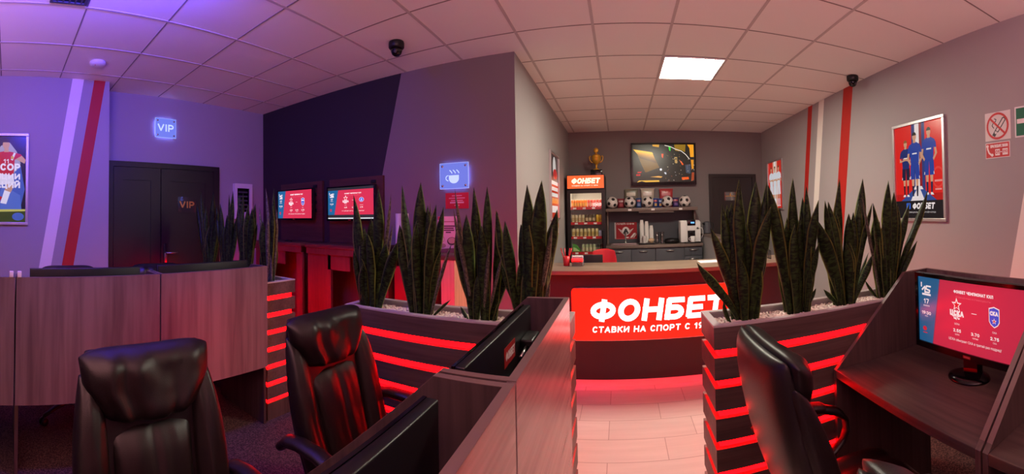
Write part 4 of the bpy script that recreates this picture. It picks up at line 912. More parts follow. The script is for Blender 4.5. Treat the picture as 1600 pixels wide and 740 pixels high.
b = MB(); b.box((-.425, 3.9855, .83), (-.215, 3.989, 1.14), M['black_gloss']); b.build('screen', t)
b = MB(); b.box((-.345, 3.96, .745), (-.295, 3.98, .81), M['black']); b.box((-.42, 3.94, .7304), (-.22, 4.07, .745), M['black'], .003); b.build('stand', t)
t = T('red_chair', 'red plastic chair back behind the counter', 'chair', (-.225, 4.72, 0)); rx = -.225
b = MB(); cushion(b, lambda u, v, n: Vector((rx + u*(.175-.035*max(0, v)**2), 4.95 + n - .04*u*u + .04*v, .87 + .27*v - .03*u*u*max(0, v))), .012, .012, M['red'], 14, 14, 2.8); b.build('backrest', t, sub=1)
b = MB(); cushion(b, lambda u, v, n: Vector((rx + u*.21, 4.70 + v*.21, .46 + n)), .02, .02, M['red'], 12, 12, 5); b.build('seat', t, sub=1)
for sx_ in (-1, 1):
    for sy_ in (-1, 1): b = MB(); b.cyl((rx+sx_*.15, 4.70+sy_*.15, .45), (rx+sx_*.19, 4.70+sy_*.19, 0), .012, M['chrome'], 10); b.build('leg', t)
for q in (-.08, .08): b = MB(); b.tube([(rx+q, 4.84, .46), (rx+q, 4.93, .58), (rx+q, 4.94, .75)], .011, M['chrome']); b.build('back_support', t)
t = T('wire_rack', 'small black wire rack on the counter behind the plants', 'rack', (1.38, 3.7, zc))
b = MB()
for k in range(6): yy = 3.60+.035*k; b.tube([(1.32, yy, zc+.0045), (1.32, yy, zc+.15-.01*k), (1.44, yy, zc+.08-.008*k), (1.44, yy, zc+.0045)], .004, M['black'], 6)
b.tube([(1.32, 3.595, zc+.0045), (1.32, 3.78, zc+.0045)], .004, M['black'], 6); b.tube([(1.44, 3.595, zc+.0045), (1.44, 3.78, zc+.0045)], .004, M['black'], 6); b.build('wires', t)

# ================================================================== BACK OF THE COUNTER
# drinks fridge
fx0, fx1, fy0, fy1 = -.845, -.245, 6.10, 6.70
t = T('drinks_fridge', 'tall lit drinks fridge with orange header against the back wall', 'fridge', ((fx0+fx1)/2, 6.4, 0))
b = MB()
for lo, hi in (((fx0, fy0+.04, .05), (fx0+.035, fy1, 2.19)), ((fx1-.035, fy0+.04, .05), (fx1, fy1, 2.19)), ((fx0+.035, fy1-.03, .05), (fx1-.035, fy1, 2.19)), ((fx0+.035, fy0+.04, .05), (fx1-.035, fy1-.03, .20)), ((fx0+.035, fy0+.04, 1.93), (fx1-.035, fy1-.03, 2.19))): b.box(lo, hi, M['black'])
for x in (fx0+.05, fx1-.05):
    for y in (fy0+.1, fy1-.06): b.cyl((x, y, 0), (x, y, .05), .02, M['black'], 10)
b.build('cabinet', t)
b = MB()
for lo, hi in (((fx0+.0355, fy1-.034, .2), (fx1-.0355, fy1-.0305, 1.93)), ((fx0+.0355, fy0+.05, .2), (fx0+.038, fy1-.034, 1.93)), ((fx1-.038, fy0+.05, .2), (fx1-.0355, fy1-.034, 1.93))): b.box(lo, hi, M['white'])
b.build('liner', t)
b = MB(); b.box((fx0+.06, fy0+.06, 1.905), (fx1-.06, fy0+.10, 1.928), em((1, .80, .55), 32)); b.build('light_strip', t)
b = MB(); f = Flat(b, (fx0, fy0+.04, 1.965), **By); f.slab(0, 0, .6, .225, 0, .035, M['black']); f.slab(.012, .012, .588, .213, .035, .040, em((1, .135, .03), 1.0)); b.build('header', t)
b = MB(); f = Flat(b, (fx0, fy0-.0005, 1.965), **By); hw_ = em((1, .82, .62), 1.2); f.text('ФОНБЕТ', .075, .085, .088, hw_, w=.44, weight=.27, shear=.2); f.text('СТАВКИ НА СПОРТ С 1994', .085, .045, .018, hw_, w=.41, weight=.2); b.build('lettering', t)
b = MB(); f = Flat(b, (fx0, fy0+.04, .06), **By)
for q in ((.0, 0, .055, 1.895), (.545, 0, .6, 1.895), (.055, 0, .545, .09), (.055, 1.84, .545, 1.895)): f.slab(*q, 0, .035, M['black'])
f.slab(.545, .75, .56, 1.25, .035, .055, M['black_gloss']); dr = b.build('door', t)
b = MB(); f = Flat(b, (fx0, fy0+.04, .06), **By); f.slab(.055, .09, .545, 1.84, .012, .018, M['glass']); b.build('pane', dr)
SH = (1.665, 1.425, 1.20, .955, .70, .45)
for k, z in enumerate(SH):
    b = MB(); b.box((fx0+.039, fy0+.075, z-.01), (fx1-.039, fy1-.036, z), M['white']); b.build('shelf', t)
    b = MB(); b.box((fx0+.039, fy0+.068, z-.022), (fx1-.039, fy0+.074, z+.022), M['red'])
    for j in range(3): b.box((fx0+.09+.15*j+.02*(k % 2), fy0+.066, z-.014), (fx0+.14+.15*j+.02*(k % 2), fy0+.068, z+.012), M['paper'])
    b.build('price_rail', t)
def can(label, grp, cols, r, h, pos):
    x, y, z = pos; t = T('drink_can', label, 'can', pos, grp)
    b = MB(); b.lathe([(r*.82, 0), (r, h*.06), (r, h*.90), (r*.84, h*.965)], pos, paint(cols[0], .3), 14)
    b.lathe([(r*1.004, h*.28), (r*1.012, h*.30), (r*1.012, h*.62), (r*1.004, h*.64)], pos, paint(cols[1], .3), 14, cap=False); b.build('body', t)
    b = MB(); b.lathe([(r*.84, h*.965), (r*.86, h*.985), (r*.80, h), (r*.02, h*.985)], pos, M['steel'], 14); b.build('lid', t)
    return t
def row(n, xa, xb, z, label, grp, cols, r, h):
    p = None
    for i in range(n):
        pos = (xa+(xb-xa)*i/max(1, n-1), fy0+.11, z+.0008)
        p = can(label, grp, cols, r, h, pos) if p is None else dup(p, pos)
        if i == 0: first = p
        p = first
a_, b_ = fx0+.075, fx1-.075
row(6, a_, a_+.215, SH[0], 'orange drink can on the top fridge shelf, left half', 'orange cans on the top fridge shelf', ('#e8741c', '#f0b050'), .0205, .135)
row(5, a_+.262, b_, SH[0], 'red drink can on the top fridge shelf, right half', 'red cans on the top fridge shelf', ('#d8402c', '#e8907a'), .0205, .135)
row(4, a_+.005, a_+.165, SH[1], 'cream drink can on the second fridge shelf, left group', 'cream cans on the second fridge shelf', ('#d8c8a0', '#b8a070'), .0245, .14)
row(3, a_+.222, a_+.335, SH[1], 'dark brown drink can on the second fridge shelf, middle group', 'brown cans on the second fridge shelf', ('#5a4630', '#c8b48c'), .0245, .14)
row(2, a_+.395, b_-.003, SH[1], 'yellow drink can on the second fridge shelf, right end', 'yellow cans on the second fridge shelf', ('#d8b038', '#c89828'), .0245, .14)
row(7, a_+.008, b_-.07, SH[2], 'cream and gold drink can on the third fridge shelf', 'cream cans on the third fridge shelf', ('#d8c690', '#b49a58'), .0265, .145)
t2 = T('price_card', 'pale blue card at the right end of the third fridge shelf', 'card', (b_-.01, fy0+.10, SH[2]+.001)); bb = MB(); bb.box((b_-.036, fy0+.10, SH[2]+.001), (b_+.022, fy0+.106, SH[2]+.11), paint('#b8c8e4')); bb.build('card', t2)
row(4, a_+.16, a_+.335, SH[3], 'pale green can on the fourth fridge shelf, middle group', 'pale green cans on the fourth fridge shelf', ('#a8b088', '#d0c8a0'), .0245, .14)
row(3, a_+.375, b_+.01, SH[3], 'dark can on the fourth fridge shelf, right group', 'dark cans on the fourth fridge shelf', ('#3a3a34', '#88846c'), .0205, .14)
t2 = T('snack_pack', 'bright green pack leaning at the left end of the fourth fridge shelf', 'pack', (a_+.05, fy0+.12, SH[3]+.001)); bb = MB(); bb.prism([(a_-.01, fy0+.11, SH[3]+.001), (a_+.125, fy0+.11, SH[3]+.001), (a_+.115, fy0+.11, SH[3]+.05), (a_+.05, fy0+.11, SH[3]+.13), (a_-.01, fy0+.11, SH[3]+.15)], (0, .04, 0), paint('#4a9a38')); bb.build('pouch', t2)
bb = MB(); bb.prism([(a_+.0, fy0+.1095, SH[3]+.03), (a_+.10, fy0+.1095, SH[3]+.03), (a_+.04, fy0+.1095, SH[3]+.08), (a_, fy0+.1095, SH[3]+.09)], (0, -.001, 0), paint('#b8d890')); bb.build('print', t2)
# trophy
tx, ty, tz = -.385, 6.40, 2.1908
t = T('trophy', 'gold trophy cup with two handles on black plinth on the fridge', 'trophy', (tx, ty, tz))
b = MB(); b.box((tx-.095, ty-.07, tz), (tx+.095, ty+.07, tz+.10), M['black_gloss'], .004); b.build('plinth', t)
b = MB(); b.lathe([(.05, .10), (.052, .112), (.03, .12), (.014, .14), (.012, .155), (.024, .165), (.013, .178), (.03, .20), (.062, .235), (.078, .28), (.080, .315), (.086, .32), (.08, .322)], (tx, ty, tz), M['gold'], 24); b.build('cup', t)
for sg in (-1, 1): b = MB(); b.tube([(tx+sg*.055, ty, tz+.225), (tx+sg*.085, ty, tz+.235), (tx+sg*.108, ty, tz+.275), (tx+sg*.112, ty, tz+.32), (tx+sg*.098, ty, tz+.335), (tx+sg*.085, ty, tz+.318)], .0075, M['gold'], 8); b.build('handle', t)
b = MB(); b.lathe([(.079, .322), (.06, .345), (.025, .365), (.012, .375), (.010, .39), (.022, .395), (.012, .402)], (tx, ty, tz), M['gold'], 20); b.ball((tx, ty, tz+.425), (.042, .02, .042), M['gold'], 16); b.build('lid', t)

# kitchen base cabinets and worktop
ky0, ky1 = 6.17, 6.69
def cabinet(label, x0, x1, fronts):
    t = T('base_cabinet', label, 'cabinet', ((x0+x1)/2, 6.43, 0))
    b = MB(); b.box((x0+.001, ky0+.02, .08), (x1-.001, ky1, 1.0188), M['cab']); b.box((x0+.001, ky0+.07, 0), (x1-.001, ky1, .08), M['black']); b.build('carcass', t)
    for nm, xa, za, xb, zb in fronts:
        b = MB(); b.box((xa+.002, ky0, za+.002), (xb-.002, ky0+.019, zb-.002), M['cab'], .002); d = b.build(nm, t)
        b = MB(); xm = (xa+xb)/2; zt = zb-.045; b.tube([(xm-.062, ky0-.0005, zt), (xm-.055, ky0-.022, zt), (xm+.055, ky0-.022, zt), (xm+.062, ky0-.0005, zt)], .009, M['steel'], 8); b.build('handle', d)
    return t
cabinet('graphite two-door base cabinet under the sink', -.235, .535, [('door', -.235, .10, .15, 1.012), ('door', .15, .10, .535, 1.012)])
cabinet('graphite base cabinet with one door and narrow drawers under the coffee machine', .537, 1.29, [('door', .537, .10, 1.0, 1.012), ('drawer', 1.0, .87, 1.29, 1.012), ('drawer', 1.0, .73, 1.29, .868), ('drawer', 1.0, .10, 1.29, .728)])
t = T('worktop', 'brown kitchen worktop along the back wall', 'worktop', (.53, 6.43, 1.0192)); b = MB(); b.box((-.245, 6.14, 1.0192), (1.30, 6.70, 1.065), M['hutch'], .003); b.build('board', t)
wt = 1.0655
b = MB()
t = T('wall_shelf_unit', 'brown framed grey shelf unit standing on the worktop under the television', 'shelf unit', (.52, 6.6, wt))
b.box((-.225, 6.735, wt), (1.255, 6.745, 1.60), M['cab']); b.build('back_panel', t)
for x in (-.235, 1.235): b = MB(); b.box((x, 6.52, wt), (x+.025, 6.735, 1.60), M['hutch']); b.build('side_panel', t)
b = MB(); b.box((-.245, 6.40, 1.60), (1.275, 6.745, 1.655), M['hutch'], .002); b.build('top_shelf', t)
b = MB(); b.box((.30, 6.42, 1.572), (.87, 6.46, 1.5995), M['hutch']); b.build('lamp_rail', t)
for x in (.12, .50, .96): b = MB(); b.box((x, 6.396, 1.61), (x+.055, 6.3995, 1.64), M['paper']); b.build('price_tag', t)
# sink and tap
t = T('sink', 'steel inset sink with curved tap in the worktop before the red pennant', 'sink', (.07, 6.35, wt))
b = MB()
for q in ((-.17, 6.2, .27, 6.225), (-.17, 6.475, .27, 6.5), (-.17, 6.225, -.145, 6.475), (.245, 6.225, .27, 6.475)): b.box((q[0], q[1], wt), (q[2], q[3], wt+.008), M['steel'])
b.box((-.145, 6.225, wt), (.245, 6.475, wt+.001), M['steel']); b.build('basin', t)
b = MB(); P = [(.07, 6.49, wt+.008), (.07, 6.49, wt+.10), (.065, 6.48, wt+.15), (.06, 6.44, wt+.175), (.06, 6.40, wt+.165), (.06, 6.385, wt+.135)]
b.tube(P, .014, M['steel'], 12); b.lathe([(.026, .008), (.026, .03), (.016, .036)], (.07, 6.49, wt), M['steel'], 14); b.box((.055, 6.47, wt+.10), (.125, 6.485, wt+.115), M['steel'], .003); b.build('tap', t)
# pennant
t = T('pennant', 'red flag with winged white emblem on the grey back panel', 'flag', (.07, 6.70, 1.14))
b = MB(); f = Flat(b, (-.115, 6.7345, 1.13), **By); f.slab(0, 0, .385, .285, 0, .006, paint('#9c1c26', .8)); b.build('cloth', t)
b = MB(); f = Flat(b, (-.115, 6.7285, 1.13), **By); wp = paint('#e0d4d2'); bk = paint('#1a181c')
f.text('ПЛЕЙ-ОФФ', .19, .245, .028, wp, w=.30, align='c', weight=.24)
f.rect(.0, .0, .025, .285, paint('#b8b0b0')); f.rect(0, .0, .385, .012, paint('#c84a50'))
f.stroke(arc(.193, .135, .058, .068, 0, 360, 26), .012, wp, .0014); f.ell(.193, .135, .054, .064, wp, .0012); f.text('А', .193, .092, .09, bk, align='c', weight=.28, z=.0018); f.rect(.158, .085, .228, .095, bk, .002)
for sg in (-1, 1):
    for k in range(3): f.poly([(.193+sg*.06, .125-.022*k+.02), (.193+sg*(.135-.02*k), .165-.025*k+.02), (.193+sg*(.12-.02*k), .148-.025*k+.015), (.193+sg*.055, .11-.022*k+.02)], wp, .0016)
f.poly([(.26, .02), (.30, .02), (.365, .10), (.33, .10)], wp, .0012); f.poly([(.315, .02), (.335, .02), (.372, .07), (.372, .095)], paint('#c8b8b8'), .0012)
b.build('print', t)
# cup tray
t = T('tray', 'low black tray under the paper cup towers', 'tray', (.42, 6.32, wt)); b = MB(); b.box((.28, 6.22, wt), (.53, 6.42, wt+.022), M['black'], .003); b.build('base', t)
def cup_stack(label, x, y, z, n, r=.036, col='cup'):
    t = T('paper_cups', label, 'cups', (x, y, z))
    for k in range(n):
        b = MB(); zz = k*.021; b.lathe([(r*.72, zz), (r*.98, zz+.085), (r*1.06, zz+.088), (r*1.06, zz+.094), (r*.95, zz+.092), (r*.70, zz+.004), (.001, zz+.004)], (x, y, z), M[col], 16, cap=False)
        b.build('cup', t)
    return t
def upcups(label, x, y, z, n, r=.036):
    """a tower of upturned nested cups"""
    t = T('paper_cups', label, 'cups', (x, y, z))
    for k in range(n):
        b = MB(); zz = k*.023; b.lathe([(r*1.04, zz), (r*1.04, zz+.006), (r*.96, zz+.008), (r*.66, zz+.092), (.001, zz+.093)], (x, y, z), M['cup'], 16, cap=False); b.build('cup', t)
zt = wt+.0225
upcups('tallest leftmost tower of white paper cups on the black tray', .335, 6.37, zt, 13); upcups('middle tower of white paper cups on the black tray', .415, 6.38, zt, 12); upcups('shortest tower of white paper cups on the black tray', .49, 6.37, zt, 9)
cup_stack('single white cup at the front left of the black tray', .37, 6.275, zt, 2)
t = T('sugar_bowl', 'brown and cream bowl at the front right of the black tray', 'bowl', (.48, 6.28, zt)); b = MB(); b.lathe([(.025, 0), (.045, .03), (.05, .06), (.047, .06), (.04, .03), (.001, .006)], (.48, 6.28, zt), plain('cream_ceramic', '#c8a888', .4), 18, cap=False); b.build('bowl', t)
b = MB(); b.lathe([(.046, .05), (.03, .07), (.002, .078)], (.48, 6.28, zt), plain('brown_sugar', '#b8987a', .8, 0, 200, .2), 14); b.build('sugar', t)
for x, lb in ((.575, 'left stack of clear glasses on the worktop'), (.66, 'right stack of clear glasses on the worktop')):
    t = T('glass_tumblers', lb, 'glasses', (x, 6.32, wt))
    for k in range(3): b = MB(); zz = .045*k; b.lathe([(.024, zz), (.035, zz+.10), (.032, zz+.10), (.022, zz+.006), (.001, zz+.006)], (x, 6.32, wt), M['tumbler'], 16, cap=False); b.build('glass', t)
t = T('black_grill', 'low round black appliance on the worktop beside the glasses', 'appliance', (.85, 6.34, wt)); b = MB(); b.lathe([(.10, 0), (.125, .02), (.125, .05), (.11, .075), (.05, .085), (.002, .087)], (0, 0, 0), M['black'], 28); b.v = [(.82+x*1.0, 6.34+y*.8, wt+z) for x, y, z in b.v]; b.build('body', t)
b = MB(); b.box((.80, 6.22, wt+.045), (.84, 6.245, wt+.065), M['cab'], .003); b.build('handle', t)
# coffee machine
cx0, cx1, cy0, cy1, cz = .955, 1.285, 6.24, 6.51, wt
t = T('coffee_machine', 'white coffee machine with black display and blue readout', 'coffee machine', ((cx0+cx1)/2, 6.43, cz))
b = MB(); b.box((cx0, cy0+.06, cz), (cx1, cy1, cz+.365), M['white'], .012); b.box((cx0, cy0, cz+.015), (cx0+.115, cy0+.07, cz+.345), M['white'], .008); b.box((cx1-.09, cy0, cz+.015), (cx1, cy0+.07, cz+.345), M['white'], .008); b.box((cx0+.115, cy0, cz+.20), (cx1-.09, cy0+.07, cz+.285), M['white'], .004); b.build('body', t)
b = MB(); b.box((cx0+.11, cy0-.012, cz+.285), (cx1-.085, cy0+.08, cz+.375), M['black_gloss'], .004); b.build('control_panel', t)
b = MB(); b.box((cx0+.165, cy0-.0135, cz+.318), (cx0+.225, cy0-.0125, cz+.342), em((.15, .45, 1), 1.2)); b.build('display', t)
b = MB(); b.box((cx0+.115, cy0+.03, cz+.03), (cx1-.09, cy0+.069, cz+.20), M['black']); b.box((cx0+.15, cy0-.03, cz+.155), (cx0+.205, cy0+.03, cz+.20), M['black'], .004); b.build('spout', t)
b = MB(); b.box((cx0+.06, cy0-.09, cz), (cx1-.02, cy0+.055, cz+.022), M['black'], .004); b.build('drip_tray', t)
b = MB(); b.cyl((cx1-.05, cy0+.0, cz+.24), (cx1-.05, cy0-.022, cz+.24), .016, M['black'], 14); b.build('knob', t)
b = MB(); b.tube([(cx1-.05, cy0-.02, cz+.245), (cx1+.02, cy0-.01, cz+.24), (cx1+.03, cy0-.04, cz+.20), (cx1+.03, cy0-.03, cz+.13), (cx1+.02, cy0+.06, cz+.07), (cx1-.004, cy0+.08, cz+.06)], .0045, M['white'], 8); b.build('milk_hose', t)
mx_, my_ = cx0+.19, cy0-.045
t = T('mug', 'white mug under the coffee machine spout', 'mug', (mx_, my_, cz+.0225)); b = MB(); b.lathe([(.036, 0), (.040, .012), (.041, .09), (.037, .09), (.035, .01), (.001, .008)], (mx_, my_, cz+.0225), M['white'], 20, cap=False); b.build('body', t)
b = MB(); b.tube([(mx_-.038, my_, cz+.09), (mx_-.062, my_, cz+.088), (mx_-.066, my_, cz+.06), (mx_-.038, my_, cz+.045)], .005, M['white'], 8); b.build('handle', t)
# side ledge and kettle
t = T('side_ledge', 'low grey return wall with wood ledge by the dark back door', 'ledge', (1.42, 5.9, 0)); b = MB(); b.box((1.335, 5.45, 0), (1.52, 6.55, 1.17), M['paint']); b.build('base', t)
b = MB(); b.prism([(1.325, 5.48, 1.1702), (1.40, 5.42, 1.1702), (1.47, 5.42, 1.1702), (1.535, 5.48, 1.1702), (1.535, 6.58, 1.1702), (1.325, 6.58, 1.1702)], (0, 0, .035), M['hutch']); b.build('top', t)
kx, ky, kz = 1.42, 6.36, 1.2057
t = T('electric_kettle', 'dark metal electric kettle on the wood ledge by the door', 'kettle', (kx, ky, kz)); b = MB(); b.lathe([(.075, 0), (.078, .02), (.076, .022), (.074, .03), (.070, .11), (.055, .185), (.05, .19), (.02, .20), (.002, .201)], (kx, ky, kz), M['cab'], 24); b.build('body', t)
b = MB(); b.tube([(kx+.05, ky, kz+.18), (kx+.10, ky, kz+.175), (kx+.115, ky, kz+.12), (kx+.10, ky, kz+.05), (kx+.07, ky, kz+.04)], .010, M['black'], 10); b.build('handle', t)
b = MB(); b.tube([(kx-.05, ky-.02, kz+.15), (kx-.085, ky-.03, kz+.175)], [.02, .012], M['black'], 10); b.build('spout', t)
# footballs
def football(label, x, y, z, rz, r=.098):
    t = T('football', label, 'ball', (x, y, z+r), 'footballs on the top shelf')
    bm = bmesh.new(); bmesh.ops.create_icosphere(bm, subdivisions=1, radius=1); ico = [v.co.copy() for v in bm.verts][:12]
    bm.free(); bm = bmesh.new(); bmesh.ops.create_icosphere(bm, subdivisions=1, radius=1)
    bm.free()
    ph = (1+5**.5)/2; ico = [Vector(q).normalized() for a in (-1, 1) for c in (-ph, ph) for q in ((0, a, c), (a, c, 0), (c, 0, a))]
    bm = bmesh.new(); bmesh.ops.create_icosphere(bm, subdivisions=5, radius=1)
    R = Euler((.4, .25, rz)).to_matrix(); bw, bk_ = MB(), MB(); wv, bv = paint('#d4d0ca', .4), paint('#17161a', .4)
    vs = [v.co.copy() for v in bm.verts]
    def inpent(d):
        i = max(range(12), key=lambda k: d.dot(ico[k])); n = ico[i]
        ngh = [m for m in ico if m is not n and m.dot(n) > .4]; dd = d - n*d.dot(n)
        if dd.length < 1e-6: return True
        m = max(ngh, key=lambda q: dd.dot(q - n*q.dot(n))); e = (m - n*m.dot(n)).normalized()
        return dd.dot(e)/d.dot(n) < .285
    W_f, B_f = [], []
    for f_ in bm.faces: (B_f if inpent(f_.calc_center_median().normalized()) else W_f).append([v.index for v in f_.verts])
    bm.free(); V = [Vector((x, y, z+r)) + R @ v*r for v in vs]
    m = MB(); m.add(V, W_f, wv, True); sub = {}; m.add(V, B_f, bv, True)
    o = m.build('leather_shell', t); 
    return t
zs = 1.6556
fb = football('football at the left end of the top shelf, by the fridge', -.145, 6.53, zs, .1)
for x, lb, rz in ((.155, 'second football from the fridge on the top shelf', .9), (.455, 'middle football of the five on the top shelf', 1.9), (.785, 'fourth football from the fridge on the top shelf', 2.7), (1.085, 'football at the right end of the top shelf, by the door', 3.9)): dup(fb, (x, 6.53, zs+.098), lb, rotz=rz)
# snack bags
def bag(label, x, y, z, w, h, c1, c2, c3, tilt=0):
    t = T('snack_bag', label, 'bag', (x, y, z)); b = MB()
    cushion(b, lambda u, v, n: Vector((x + u*w/2*(1-.05*(1-v*v)), y + n + tilt*(v+1)*h/2, z + h/2 + v*h/2)), .035, .030, paint(c1, .3), 12, 14, 3, folds=.010, seed=x*3)
    b.build('pouch', t, sub=1)
    b = MB()
    def ring(u, v, n, k): return Vector((x + u*w/2*.93, y - .036*((1-abs(u)**3)*(1-abs(v)**3))**.55 - .0035 - n, z + h/2 + v*h/2))
    def patch(u0, v0, u1, v1, col):
        K = 5; vs = [ring(u0+(u1-u0)*i/K, v0+(v1-v0)*j/K, 0, 0) for j in range(K+1) for i in range(K+1)]
        b.add(vs, [(j*(K+1)+i, j*(K+1)+i+1, (j+1)*(K+1)+i+1, (j+1)*(K+1)+i) for j in range(K) for i in range(K)], paint(col, .3), True)
    patch(-.7, .25, .6, .6, c2); b.build('print', t); b = MB(); patch(-.5, -.65, .55, -.1, c3); b.build('window_print', t)
    for zz in (z+.0, z+h-.012): b = MB(); b.box((x-w/2, y-.003+(tilt*h if zz > z else 0), zz), (x+w/2, y+.003+(tilt*h if zz > z else 0), zz+.012), paint(c1, .3)); b.build('seal', t)
zs2 = zs+.0005
bag('large grey-green snack bag behind the balls, nearest the fridge', .185, 6.69, zs2, .25, .335, '#6c6c5c', '#c4bfae', '#8a8a60'); bag('large cream and pale blue snack bag in the middle behind the balls', .465, 6.69, zs2, .25, .335, '#b4ac9c', '#d8d4cc', '#8ea8b4'); bag('large red snack bag behind the fourth ball', .785, 6.69, zs2, .25, .325, '#a83438', '#c8787c', '#d8b0a0')
bag('small dark red snack bag between the first two balls', .005, 6.60, zs2, .125, .165, '#7c2430', '#b08888', '#a04a50'); bag('small blue and red snack bag right of the second ball', .305, 6.60, zs2, .10, .17, '#2c4878', '#a84048', '#6888b0'); bag('small blue snack bag right of the middle ball', .59, 6.60, zs2, .085, .16, '#28448c', '#b84a4c', '#c8a868')
bag('second blue snack bag left of the fourth ball', .672, 6.63, zs2, .08, .155, '#2a488e', '#98b0d0', '#c8a868'); bag('small purple snack bag left of the last ball', .935, 6.60, zs2, .12, .165, '#3a2a58', '#a85058', '#6a5a98')
# television on the back wall
t = T('wall_television', 'big wall television showing a dark golden arena scene', 'television', (.755, 6.75, 2.05))
X0_, X1_, Z0_, Z1_ = .195, 1.315, 2.045, 2.765
b = MB(); b.box((X0_, 6.665, Z0_), (X1_, 6.71, Z1_), M['black'], .004); b.box((.5, 6.7105, 2.2), (1.0, 6.7495, 2.6), M['black'])
for q in ((X0_, Z0_, X0_+.028, Z1_), (X1_-.028, Z0_, X1_, Z1_), (X0_+.028, Z1_-.028, X1_-.028, Z1_), (X0_+.028, Z0_, X1_-.028, Z0_+.05)): b.box((q[0], 6.655, q[1]), (q[2], 6.6645, q[3]), M['black_gloss'])
b.build('housing', t)
b = MB(); f = Flat(b, (X0_+.028, 6.6648, Z0_+.05), **By); w, h = X1_-X0_-.056, Z1_-Z0_-.078
def P_(x, y): return ((x-140)/800*w, (620-y)/465*h)
def pg(pts, c, s, z): f.poly([P_(*q) for q in pts], em(c, s), z)
f.rect(0, 0, w, h, em('#1c1e18', 1), .0004)
pg([(140, 205), (390, 248), (480, 440), (300, 500), (250, 400), (200, 270)], '#6a4a18', 1, .0008)
for k in range(6): pg([(150+10*k, 212+6*k), (392+4*k, 250+14*k), (405+8*k, 275+22*k), (175+12*k, 240+16*k)], ('#f0c040', '#d8a030', '#b88028', '#946420', '#744c1c', '#5a3c1a')[k], 1, .0012+.0003*(5-k))
pg([(395, 155), (485, 155), (480, 188), (400, 175)], '#c89020', 1, .001); pg([(680, 155), (830, 155), (820, 250), (770, 225), (740, 240), (690, 230)], '#8a6c18', 1, .001); pg([(850, 155), (935, 155), (935, 310), (890, 310), (880, 200)], '#e89c20', 1, .001); pg([(895, 345), (932, 345), (930, 460), (905, 460)], '#d08a20', 1, .001)
f.stroke([P_(*q) for q in ((560, 165), (640, 185), (690, 210), (770, 235), (830, 280), (875, 335))], .010, em('#e8e4d8', 1), .0016)
pg([(605, 180), (635, 190), (628, 238), (612, 225)], '#28d030', 1, .0018); pg([(510, 270), (540, 268), (530, 325), (515, 310)], '#d84820', 1, .0012); pg([(745, 350), (770, 365), (800, 405), (780, 412)], '#e05a20', 1, .0012)
pg([(770, 565), (860, 560), (865, 590), (775, 598)], '#e05818', 1, .0012); pg([(200, 490), (255, 488), (240, 505), (195, 505)], '#c02828', 1, .0012); pg([(180, 520), (235, 520), (230, 540), (180, 540)], '#b82424', 1, .0012); pg([(185, 622), (215, 598), (475, 598), (478, 618), (300, 620), (250, 606)], '#d8a838', 1, .0012); pg([(360, 555), (470, 545), (520, 552), (500, 568)], '#d8a050', 1, .0012)
pg([(820, 410), (890, 400), (885, 520), (830, 510)], '#3a4654', 1, .001); pg([(680, 310), (715, 310), (715, 390), (685, 385)], '#a88a50', 1, .001); pg([(690, 325), (705, 325), (705, 345), (692, 345)], '#1c1e18', 1, .0014); pg([(905, 505), (935, 505), (930, 600), (895, 615)], '#984020', 1, .001)
f.ell(*P_(500, 465), .02, .02, em('#e8e8f0', 1), .0018); pg([(540, 500), (565, 500), (572, 525), (555, 525)], '#c8ccd8', 1, .0016)
rnd = random.Random(4)
for k in range(46): x, y = rnd.uniform(550, 930), rnd.uniform(270, 615); pg([(x, y), (x+rnd.uniform(6, 16), y+2), (x+rnd.uniform(4, 14), y+rnd.uniform(4, 11))], rnd.choice(['#d8d4c8', '#e0b060', '#e8e0c0', '#c87040', '#a8b0b8']), .8, .0014)
b.build('screen', t)

# ================================================================== TALL TABLES AT THE FAR WALL
def tall_table(label, x0, x1, y0=2.88, zt=1.295):
    t = T('bar_table', label, 'table', ((x0+x1)/2, 3.05, 0))
    b = MB(); b.box((x0, y0, zt-.035), (x1, 3.262, zt), M['walnuth'], .002); b.build('top', t)
    b = MB(); b.box((x0+.01, y0+.012, zt-.10), (x1-.01, y0+.03, zt-.0355), M['walnut']); b.box((x0+.30, y0+.035, zt-.25), (x1-.30, y0+.05, zt-.1005), M['walnut']); b.build('apron', t)
    for xa, xb in ((x0+.01, x0+.34), (x1-.10, x1-.01)): b = MB(); b.box((xa, y0+.035, .0), (xb, y0+.065, zt-.101), M['walnut']); b.box((xa, y0+.066, 0), (xa+.03, 3.26, zt-.036), M['walnut']); b.build('leg_panel', t)
    b = MB(); b.box((x0+.045, 3.23, .0), (x1-.045, 3.26, zt-.036), M['walnut']); b.build('back_board', t)
    return t
tall_table('tall reddish wood table under the left wall screen', -3.95, -3.09); tall_table('tall reddish wood table under the right wall screen', -3.02, -2.13)
def wall_board(label, x0, x1):
    t = T('wall_board', label, 'wall board', ((x0+x1)/2, 3.27, 1.297)); b = MB(); b.box((x0, 3.235, 1.297), (x1, 3.2685, 1.995), M['walnuth'])
    b.build('board', t)
    for k in range(4): b = MB(); b.box((x1-.14, 3.22, 1.64+.093*k), (x1-.08, 3.2345, 1.675+.093*k), M['black'], .002); b.build('hook_block', t)
    return t
wall_board('dark wood wall board behind the left wall screen', -3.83, -3.10); wall_board('dark wood wall board behind the right wall screen', -2.985, -2.255)
